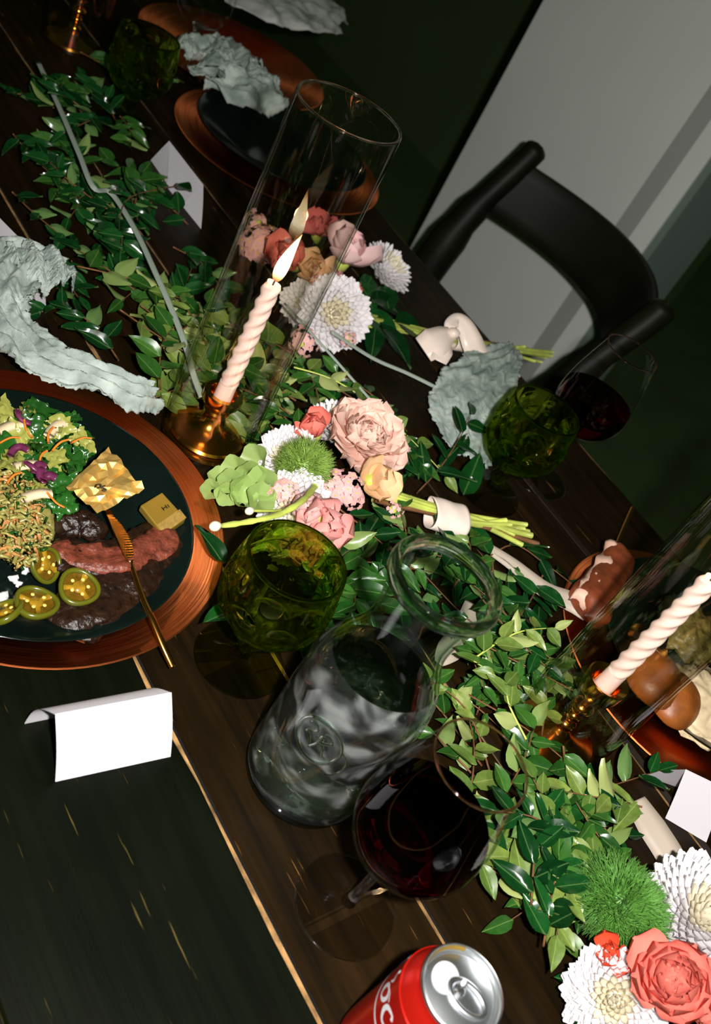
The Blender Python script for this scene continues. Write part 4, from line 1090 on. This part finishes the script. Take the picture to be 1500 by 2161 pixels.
def mum(par, pos, nrm, R, n=120, sp=0.0):
    n = int(n * 1.9)
    c = obj('chrysanthemum', core_mesh('cream_petal', R * .30, R * .4), par, pos, frame(pos, nrm, sp), world=True)
    for i in range(n):
        t = (i + .5) / n
        a = i * GA; ct = 1 - t * 1.13; st = math.sqrt(max(0.0, 1 - ct * ct))
        k = R * FR.uniform(.88, 1.08)
        rad = Vector((math.cos(a), math.sin(a), 0))
        tip = rad * (k * st) + Vector((0, 0, k * .56 * ct))
        base = rad * (k * st * .30) + Vector((0, 0, k * (.12 * ct - .06)))
        d = tip - base; L = d.length * 1.05
        obj('petal', PM['mum_in'] if t < .16 else PM['mum'], c, base, basis(d, Vector((0, 0, 1)) - rad * (.2 + .9 * ct)), (R * (.42 + .62 * t), L, L * .9))
    return c
def rose(par, pos, nrm, R, key, n=26, name='rose', open_=18, inner=.45, flat=1.0):
    c = obj(name, core_mesh('stem_green', R * .28, R * .5), par, pos, frame(pos, nrm, FR.uniform(0, 6)), world=True)
    ml = PM[key]
    for i in range(n):
        t = i / max(1, n - 1)
        a = i * GA * 1.02; el = math.radians(open_ + (80 - open_) * t ** .75 + FR.uniform(-14, 14)); L = R * (1.02 - inner * t) * FR.uniform(.9, 1.08)
        rad = Vector((math.cos(a), math.sin(a), 0)); d = rad * math.cos(el) + Vector((0, 0, math.sin(el)))
        obj('petal', ml[i % len(ml)], c, rad * (R * .16 * (1 - t)) + Vector((0, 0, R * (-.05 + .02 * t))), basis(d, Vector((0, 0, 1)) - rad * .9), (L, L, L * flat))
    return c
FLORET = None
def filler(par, pos, nrm, R, n, mat='mauve'):
    global FLORET
    if FLORET is None:
        FLORET = {}
    if mat not in FLORET:
        m = MB()
        for k in range(5):
            a = k * 2 * PI / 5; ca, sa = math.cos(a), math.sin(a)
            def fn(u, v):
                s = (v - .5) * 2; w_ = .42 * math.sin(PI * min(.97, u * .85 + .12)); x = s * w_; y = .12 + u * .9; z = .25 * u - .15 * u * u * 2
                return (x * ca - y * sa, x * sa + y * ca, z)
            m.grid(fn, 3, 2)
        m.lathe([(.16, -.02), (.12, .12), (0, .16)], 8, mi=1)
        FLORET[mat] = m.mesh('floret', [M[mat], M['yellow']])
    c = obj('filler_blossom', core_mesh('stem_green', R * .45, R * .5), par, pos, frame(pos, nrm), world=True)
    n = int(n * 1.5)
    for i in range(n):
        t = (i + .5) / n; el = math.acos(1 - t * .95); a = i * GA; d = Vector((math.sin(el) * math.cos(a), math.sin(el) * math.sin(a), math.cos(el)))
        s = R * FR.uniform(.22, .34)
        obj('floret', FLORET[mat], c, d * R * FR.uniform(.55, 1.12), frame(None, d + Vector((FR.uniform(-.3, .3), FR.uniform(-.3, .3), .2)), FR.uniform(0, 6)), s)
    return c
def bristle(par, pos, nrm, dims, n, mat, blade=.013, name='green_pompom'):
    m = MB()
    m.lathe([(.62 * math.sin(PI * i / 10), -.62 * math.cos(PI * i / 10)) for i in range(11)], 18, lambda r, z, a: (r * dims[0], z * dims[2]))
    rr = random.Random(n)
    for i in range(n):
        z = 1 - 2 * (i + .5) / n; a = i * GA; r = (1 - z * z) ** .5
        d = Vector((r * math.cos(a), r * math.sin(a), z))
        b = Vector((d.x * dims[0], d.y * dims[1], d.z * dims[2])) * .60
        sw = Vector((noise.noise(d * 3), noise.noise(d * 3 + Vector((9, 0, 0))), noise.noise(d * 3 + Vector((0, 9, 0))))) * .9
        L = blade * rr.uniform(.7, 1.2); dd = (d + sw * .6 + Vector((rr.uniform(-.4, .4), rr.uniform(-.4, .4), rr.uniform(-.4, .4)))).normalized(); d2 = (dd + sw).normalized()
        m.tube([b, b + dd * L * .55, b + dd * L * .55 + d2 * L * .5], [.00055, .00045, .0001], 3, caps=False)
    return obj(name, m.mesh(name, mat), par, pos, frame(pos, nrm), world=True, kind='stuff')
def leaf_mesh(name, mat, wid, fold=.18, curl=-.12, tipk=1.0, nu=6, seed=0):
    m = MB()
    def fn(u, v):
        s = (v - .5) * 2
        w_ = wid * (math.sin(PI * u ** (.72 * tipk)) ** .85 if 0 < u < 1 else 0)
        return (s * w_ * .5, u, fold * wid * abs(s) * (1 - u * .3) + curl * u * u + .03 * math.sin(7 * u + seed) * s)
    m.grid(lambda u, v: fn(u, 1 - v), nu, 4); return m.mesh(name, mat)
LM = {
 'light': [leaf_mesh('leaf', M['leaf_light'], .56, .2, -.10 - .1 * i, 1.0, seed=i) for i in range(3)],
 'mid': [leaf_mesh('leaf', M['leaf_mid'], .50, .22, -.12 - .08 * i, 1.0, seed=i + 3) for i in range(3)],
 'dark': [leaf_mesh('leaf', M['leaf_dark'], .46, .25, -.18 + .1 * i, 1.05, seed=i + 6) for i in range(3)],
 'ruscus': [leaf_mesh('leaf', M['leaf_dark'], .36, .2, -.15 - .15 * i, .92, 8, seed=i + 9) for i in range(2)],
 'big': [leaf_mesh('leaf', M['leaf_dark'], .62, .16, -.2 - .2 * i, .95, 8, seed=i + 12) for i in range(2)],
}
SR = random.Random(12)
def put_leaf(par, key, base, d, up, L, rr=SR):
    me = rr.choice(LM[key]); s = L
    return obj('leaf', me, par, base, basis(d, up), (s * rr.uniform(.85, 1.1), s, s), world=True)
def sprig(pts, key, n, size, label, group, twig='stem_brown', rad=.0011, opp=False, rr=SR, start=.08, spread=55):
    sp = smooth_path(pts, 6); k = len(sp)
    t = thing('leafy_sprig', label, 'sprig', (pts[0].x, pts[0].y, T), 0, group)
    m = MB(); m.tube([p - t.location for p in sp], [rad * (1 - .6 * i / (k - 1)) for i in range(k)], 5); obj('stem', m.mesh('stem', M[twig]), t)
    for i in range(n):
        u = start + (1 - start) * (i + .5) / n; f = u * (k - 1); a = min(int(f), k - 2); p = sp[a].lerp(sp[a + 1], f - a)
        tn = (sp[min(a + 1, k - 1)] - sp[max(a - 1, 0)]).normalized()
        side = tn.cross(Vector((0, 0, 1))).normalized() * (1 if i % 2 else -1)
        ang = math.radians(rr.uniform(spread - 22, spread + 20)) if i < n - 1 else .1
        d = tn * math.cos(ang) + side * math.sin(ang) + Vector((0, 0, rr.uniform(-.25, .5)))
        if p.z + d.z * size < T + .004: d.z = abs(d.z) * .3
        up = Vector((rr.uniform(-.7, .7), rr.uniform(-.7, .7), 1)) + (CAMP - p).normalized() * .5
        if rr.random() < .16: up = -up
        put_leaf(t, key, p, d, up, size * rr.uniform(.75, 1.15) * (1 - .25 * u), rr)
    return t
def stems(par, a, b, n, spreadr, rad=.0021, rr=SR, pinch=None):
    for i in range(n):
        o1 = Vector((rr.uniform(-1, 1), rr.uniform(-1, 1), rr.uniform(-.6, .8))) * spreadr
        o2 = Vector((rr.uniform(-1, 1), rr.uniform(-1, 1), rr.uniform(-.6, .8))) * spreadr * 1.2
        o3 = Vector((rr.uniform(-1, 1), rr.uniform(-1, 1), rr.uniform(-.5, .6))) * spreadr * .55
        mid_ = a.lerp(b, .58); ln = rr.uniform(.9, 1.08)
        m = MB(); rrd = rad * rr.uniform(.7, 1.35)
        m.tube([q - par.location for q in smooth_path([a + o1, mid_ + o3, a + (b - a) * ln + o2], 5)], rrd, 8); obj('stem', m.mesh('stem', M['stem_green'] if rr.random() < .8 else M['stem_brown']), par)
def wrap(par, a, b, rad, w_, mat, name='ribbon_wrap'):
    ax_ = (b - a).normalized(); sx = ax_.cross(Vector((0, 0, 1))).normalized(); sz = sx.cross(ax_); c = a - par.location
    m = MB()
    def fn(u, v):
        q = u * 2 * PI; s = (v - .5) * w_
        r = rad * (1 + .025 * math.sin(3 * v * PI + 2 * q) + .05 * math.sin(3 * q + 1))
        return c + ax_ * (s + .0015 * math.sin(q * 2)) + sx * (r * math.cos(q) * 1.15) + sz * (r * math.sin(q) * .85)
    m.grid(fn, 36, 14, cu=True); o = obj(name, m.mesh(name, mat), par); md = o.modifiers.new('thickness', 'SOLIDIFY'); md.thickness = .0006; return o
def toward(p, c, k=.8, up=.35): return ((CAMP - p).normalized() * k + (p - c).normalized() * .75 + Vector((0, 0, up))).normalized()

# --- bouquet in the middle
b0 = P(705, 1000, .0); B2 = thing('flower_bouquet', 'peach and white bouquet with green pompom in the middle of the table', 'bouquet', (b0.x, b0.y, T))
c2 = P(705, 1000, .02)
for px, py, z, R, n in ((712, 905, .040, .036, 90), (608, 972, .036, .034, 100), (622, 1068, .034, .036, 110)):
    p = P(px, py, z); mum(B2, p, toward(p, c2), R, n)
p = P(762, 932, .052); rose(B2, p, toward(p, c2, .9), .046, 'carn', 84, 'carnation', 2, .62)
p = P(820, 935, .040); rose(B2, p, toward(p, c2, .5), .022, 'carn', 16, 'carnation', 20, .4)
p = P(664, 915, .058); rose(B2, p, toward(p, c2), .027, 'coral', 16, 'rose', 40, .4)
p = P(640, 985, .055); bristle(B2, p, toward(p, c2), (.030, .030, .026), 1700, M['moss'])
p = P(782, 1015, .045); rose(B2, p, toward(p, c2, .7), .032, 'apricot', 6, 'open_blossom', 15, .1)
m = MB(); m.lathe([(.006, 0), (.005, .005), (0, .007)], 12); obj('stamen', m.mesh('stamen', M['yellow']), B2, p, frame(p, toward(p, c2, .7)), world=True)
p = P(690, 1102, .048); rose(B2, p, toward(p, c2, .6), .036, 'pink', 9, 'open_blossom', 25, .2)
p = P(650, 1072, .050); rose(B2, p, toward(p, c2, .6), .028, 'pale', 9, 'open_blossom', 30, .2)
for px, py, R, n in ((722, 1035, .020, 22), (690, 1028, .016, 16), (740, 1052, .013, 12), (600, 1035, .016, 16), (830, 1075, .010, 8)):
    p = P(px, py, .046); filler(B2, p, toward(p, c2), R, n)
stems(B2, P(800, 1045, .036), P(1098, 1128, .030), 16, .0105, .0027)
wrap(B2, P(942, 1092, .033), P(1000, 1108, .033), .0170, .040, M['satin'])
for (bx, by, tx, ty, L, k) in ((860, 1010, 900, 950, .05, 'ruscus'), (975, 1050, 1003, 985, .075, 'ruscus'), (800, 1050, 860, 1000, .05, 'ruscus'), (800, 1090, 760, 1150, .05, 'ruscus'), (830, 960, 880, 930, .05, 'big'), (880, 1010, 870, 960, .045, 'ruscus'), (960, 960, 1000, 905, .05, 'ruscus'), (925, 985, 965, 945, .045, 'ruscus')):
    a, b = P(bx, by, .025), P(tx, ty, .04); put_leaf(B2, k, a, b - a, Vector((SR.uniform(-.3, .3), SR.uniform(-.3, .3), 1)), L)
# long pale bud stem curving over the goblet
m = MB(); pts = [P(665, 1025, .07), P(640, 1055, .085), P(590, 1085, .09), P(530, 1100, .092), P(465, 1110, .09)]
m.tube([q - B2.location for q in smooth_path(pts, 6)], [.0034, .0030, .0026] * 8 + [.002], 8, flat=.6); obj('bud_stem', m.mesh('bud_stem', M['stem_green']), B2)
for q, s in ((P(456, 1110, .09), .85), (P(528, 1078, .085), .7)):
    m = MB(); m.lathe(fine_prof([(0, -.006), (.003, -.004), (.0052, .001), (.0035, .006), (0, .008)], 3), 14); obj('bud', m.mesh('bud', M['cream_petal']), B2, q, frame(q, P(440, 1115, .09) - P(480, 1105, .09)), s, world=True)
m = MB(); m.tube([q - B2.location for q in smooth_path([P(620, 1075, .07), P(575, 1078, .083), P(532, 1078, .085)], 5)], .0013, 6); obj('bud_stem', m.mesh('bud_stem', M['stem_green']), B2)

# --- bouquet behind the left hurricane glass
b0 = P(690, 640, .0); B1 = thing('flower_bouquet', 'pink and white bouquet with satin bow behind the left hurricane glass', 'bouquet', (b0.x, b0.y, T))
c1 = P(690, 620, .02)
for px, py, z, R, n in ((812, 570, .035, .040, 105), (705, 662, .04, .046, 120), (645, 640, .03, .032, 60)):
    p = P(px, py, z); mum(B1, p, toward(p, c1), R, n)
for px, py, z, R, k, n, op in ((668, 492, .055, .030, 'dusty', 30, 20), (620, 552, .055, .042, 'coral', 18, 40), (722, 548, .055, .046, 'pale', 18, 34), (738, 615, .05, .020, 'coral', 14, 30), (690, 600, .05, .034, 'pink', 14, 34), (662, 570, .06, .034, 'apricot', 12, 40)):
    p = P(px, py, z); rose(B1, p, toward(p, c1), R, k, n, 'rose', op)
for px, py, R, n in ((555, 520, .030, 30), (540, 470, .018, 12), (640, 720, .018, 14), (735, 715, .012, 9)):
    p = P(px, py, .04); filler(B1, p, toward(p, c1), R, n)
stems(B1, P(770, 680, .025), P(1145, 752, .016), 11, .010)
for (bx, by, tx, ty, L, k) in ((780, 640, 880, 640, .07, 'big'), (760, 600, 800, 650, .05, 'big'), (800, 690, 870, 740, .065, 'big'), (770, 660, 840, 700, .06, 'big'), (830, 680, 905, 690, .055, 'big'), (780, 590, 770, 640, .045, 'big'), (790, 700, 790, 760, .05, 'big'), (810, 610, 830, 660, .05, 'big')):
    a, b = P(bx, by, .03), P(tx, ty, .035); put_leaf(B1, k, a, b - a, Vector((SR.uniform(-.4, .4), SR.uniform(-.4, .4), 1)), L)
wrap(B1, P(968, 722, .024), P(1010, 732, .024), .013, .022, M['satin'], 'ribbon_wrap')
def sat(nm, pts, wd): return ribbon(nm, '', pts, wd, M['satin'], .0005, None, 'ribbon', B1, B1.location)
sat('ribbon_tail', [P(962, 700, .052), P(940, 708, .052), P(918, 722, .046), P(893, 738, .034)], [.010, .030, .042, .036])
sat('ribbon_tail', [P(940, 720, .046), P(935, 740, .042), P(925, 762, .034)], [.012, .026, .022])
sat('bow_loop', [P(950, 705, .05), P(950, 685, .058), P(966, 676, .062), P(982, 690, .060), P(996, 722, .050), P(1008, 752, .036), P(1014, 772, .026)], [.010, .016, .020, .024, .030, .032, .026])
m = MB(); kc = P(958, 702, .054) - B1.location
m.lathe([(.008 * math.sin(PI * i / 8) * (1 + .1 * (i % 2)), -.006 * math.cos(PI * i / 8)) for i in range(9)], 16, c=tuple(kc)); obj('bow_knot', m.mesh('bow_knot', M['satin']), B1)

# --- bouquet at the lower right
b0 = P(1400, 2010, .0); B3 = thing('flower_bouquet', 'coral and white bouquet with green pompom at the lower right corner', 'bouquet', (b0.x, b0.y, T))
c3 = P(1410, 2010, .015)
for px, py, z, R, n in ((1480, 1940, .055, .050, 170), (1296, 2108, .038, .037, 140)):
    p = P(px, py, z); mum(B3, p, toward(p, c3, 1.0), R, n)
p = P(1306, 1905, .056); bristle(B3, p, toward(p, c3, .6), (.031, .047, .028), 3200, M['moss_deep'], .016)
for px, py, z, R, k, n, op in ((1418, 2066, .076, .032, 'coral', 50, 12), (1288, 2012, .052, .019, 'red_coral', 10, 30), (1492, 2140, .06, .028, 'coral', 22, 50), (1330, 2030, .052, .019, 'red_coral', 10, 30)):
    p = P(px, py, z); rose(B3, p, toward(p, c3, 1.0), R, k, n, 'rose', op)
for (bx, by, tx, ty, L, k) in ((1270, 2080, 1225, 2070, .04, 'dark'), (1290, 2140, 1250, 2160, .05, 'dark'), (1330, 2150, 1290, 2170, .05, 'dark'), (1390, 2140, 1370, 2170, .05, 'dark'), (1240, 2000, 1225, 2060, .03, 'dark')):
    a, b = P(bx, by, .02), P(tx, ty, .02); put_leaf(B3, k, a, b - a, Vector((SR.uniform(-.4, .4), SR.uniform(-.4, .4), 1)), L)
stems(B3, P(1440, 2000, .025), P(1640, 2080, .02), 6, .008)

# ---------------------------------------------------------------- greenery garland
G = {}
def SPR(pxs, key, n, size, lab, grp, **kw): return sprig([P(*q) for q in pxs], key, n, size, lab, grp, **kw)
# sprigs that can be told apart
SPR([(1140, 1700, .03), (1210, 1680, .035), (1300, 1655, .035), (1395, 1625, .03)], 'dark', 12, .040, 'glossy dark leafed sprig reaching towards the right place card', None)
SPR([(1130, 1690, .025), (1190, 1730, .03), (1250, 1745, .03), (1315, 1765, .02)], 'dark', 9, .040, 'dark leafed sprig with brown twig above the green pompom', None)
SPR([(1115, 1735, .02), (1150, 1790, .025), (1200, 1865, .03), (1240, 1925, .02)], 'mid', 9, .038, 'brown twigged sprig slanting down beside the green pompom', None)
SPR([(1070, 1800, .015), (1110, 1860, .02), (1130, 1900, .02), (1065, 1950, .012)], 'mid', 6, .034, 'lowest leafy sprig tip lying on the planks by the can', None, rad=.001)
SPR([(1110, 1560, .05), (1075, 1490, .06), (1060, 1440, .065), (1000, 1395, .06)], 'light', 6, .030, 'pale leaved sprig arching right of the carafe neck', None, twig='stem_green')
SPR([(1000, 1390, .05), (1060, 1350, .06), (1110, 1330, .065), (1180, 1325, .06)], 'light', 9, .031, 'pale yellow green sprig between carafe rim and right hurricane glass', None, twig='stem_green')
SPR([(620, 775, .045), (700, 800, .05), (780, 850, .05), (870, 930, .04), (945, 1010, .03)], 'light', 14, .030, 'pale trailing sprig running above the peach flower', None, twig='stem_green')
SPR([(880, 1040, .02), (930, 985, .035), (975, 915, .05), (995, 870, .05)], 'ruscus', 7, .050, 'upright ruscus sprig in front of the right sage napkin', None)
SPR([(470, 820, .02), (440, 740, .04), (400, 660, .05), (330, 600, .05)], 'light', 13, .036, 'pale leafed sprig left of the lit candle', None)
SPR([(250, 760, .02), (200, 690, .025), (140, 650, .025), (80, 660, .02)], 'dark', 11, .040, 'dark twig with glossy leaves beside the left sage napkin', None)
SPR([(400, 390, .02), (330, 400, .05), (270, 420, .06), (250, 470, .05)], 'dark', 9, .038, 'dark sprig overlapping the far place card', None)
SPR([(170, 110, .03), (230, 140, .04), (310, 165, .04), (380, 170, .03)], 'mid', 7, .04, 'thin bare sprig reaching to the far crumpled napkin', None)
SPR([(1000, 1200, .02), (1080, 1150, .02), (1150, 1190, .02), (1210, 1235, .015)], 'ruscus', 6, .06, 'long pointed ruscus sprig under the bouquet stems', None)
# pale green bell shaped blooms between the charger and the middle bouquet
bq = P(510, 1020, 0); BL = thing('bell_blooms', 'pale green bell shaped blooms between the copper charger and middle bouquet', 'blooms', (bq.x, bq.y, T))
M['bell'] = add_translucent(plain('pale_green_bell', rgb(164, 190, 112), .4, noise_amt=.2, nscale=120, vary=.12), rgb(170, 200, 110), .3)
m = MB()
def bell(u, v):
    a = u * 2 * PI; r = [.18, .3, .52, .86, 1.0][round(v * 4)]; z = [-.55, -.35, -.1, .25, .38][round(v * 4)]
    return (r * math.cos(a) * (1 + .08 * math.cos(5 * a) * v), r * math.sin(a) * (1 + .08 * math.cos(5 * a) * v), z + .1 * math.sin(5 * a) * v)
m.grid(bell, 20, 4, cu=True); BELL = m.mesh('bell', M['bell'])
m = MB(); m.tube([q - BL.location for q in smooth_path([P(590, 1020, .03), P(530, 1010, .028), P(450, 1030, .02)], 5)], .0018, 6); obj('stem', m.mesh('stem', M['stem_green']), BL)
for (x, y, z, s) in ((462, 1012, .03, .012), (496, 990, .034, .0135), (540, 972, .036, .016), (528, 1002, .042, .0145), (552, 1022, .042, .0165), (508, 1030, .038, .0135), (548, 1052, .038, .015), (478, 1042, .03, .0115), (515, 1056, .032, .013), (446, 1034, .026, .010), (486, 1016, .038, .012)):
    p = P(x, y, z); obj('bell', BELL, BL, p, frame(p, (CAMP - p).normalized() + Vector((SR.uniform(-.6, .6), SR.uniform(-.6, .6), SR.uniform(-.2, .4)))), s, world=True)
for (a, b, L, lab) in (((470, 1190), (436, 1130), .036, 'single pointed green leaf by the copper charger rim'), ((490, 1290), (425, 1308), .034, 'single green leaf between goblet foot and charger'), ((640, 1400), (690, 1300), .04, 'flat green leaf behind the carafe shoulder')):
    p0, p1 = P(*a, .03), P(*b, .045); o = obj('fallen_leaf', LM['dark'][0], None, p0, basis(p1 - p0, (0, 0, 1)), L * 1.15); tag(o, lab, 'leaf')
# the mass of the garland
zones = [  # first two zones lean to dark leaves: flash falloff put into leaf colour
 ([(60, 150), (210, 200), (330, 320), (300, 420), (120, 420), (20, 330)], 13, ('mid', 'dark'), .040, 'leafy sprig in the far end of the garland', 'sprigs at the far end of the garland'),
 ([(60, 380), (330, 390), (400, 470), (510, 520), (430, 640), (200, 640), (120, 560), (60, 470)], 19, ('dark', 'dark', 'dark', 'mid'), .040, 'leafy sprig in the garland left of the lit candle', 'sprigs left of the lit candle'),
 ([(210, 640), (450, 610), (560, 640), (600, 760), (560, 860), (380, 850), (300, 760)], 20, ('mid', 'light', 'light'), .038, 'leafy sprig around the foot of the left hurricane glass', 'sprigs around the left hurricane glass'),
 ([(560, 740), (700, 760), (830, 840), (900, 960), (800, 960), (600, 900), (520, 980), (490, 900)], 16, ('mid', 'dark', 'light'), .034, 'leafy sprig between the left candle and the peach flower', 'sprigs between candle and peach flower'),
 ([(700, 1130), (860, 1110), (1000, 1150), (1150, 1210), (1190, 1330), (1100, 1380), (960, 1400), (820, 1300), (720, 1350)], 18, ('dark', 'mid', 'dark'), .038, 'leafy sprig under the carafe neck and bouquet stems', 'sprigs under the carafe neck'),
 ([(930, 1390), (1120, 1360), (1160, 1440), (1110, 1560), (1000, 1620), (900, 1540)], 15, ('light', 'mid', 'mid'), .031, 'leafy sprig between the carafe and the right candle holder', 'sprigs between carafe and right candle'),
 ([(1060, 1600), (1240, 1600), (1290, 1720), (1250, 1850), (1210, 1940), (1080, 1900), (1040, 1800)], 15, ('mid', 'dark', 'light'), .036, 'leafy sprig in the cluster above the lower right bouquet', 'sprigs above the lower right bouquet'),
]
GD = Vector((-.03, 1, 0))
ZR = random.Random(99)
for poly, n, keys, size, lab, grp in zones:
    for (x, y) in scatter(poly, n, ZR):
        c = P(x, y, ZR.uniform(.006, .045)); a = ZR.uniform(-1.2, 1.2) + (PI if ZR.random() < .5 else 0)
        d = Matrix.Rotation(a, 3, 'Z') @ GD; L = ZR.uniform(.07, .12); s = Vector((-d.y, d.x, 0)) * ZR.uniform(-.015, .015)
        key = ZR.choice(keys); tone = {'dark': 'glossy dark', 'mid': 'plain mid green', 'light': 'pale yellow green'}[key]
        sprig([c - d * L * .5, c + s + Vector((0, 0, ZR.uniform(.002, .014))), c + d * L * .5 + Vector((0, 0, ZR.uniform(-.004, .012)))], key, ZR.randint(7, 11), size, tone + ' ' + lab, tone + ' ' + grp, rr=ZR)
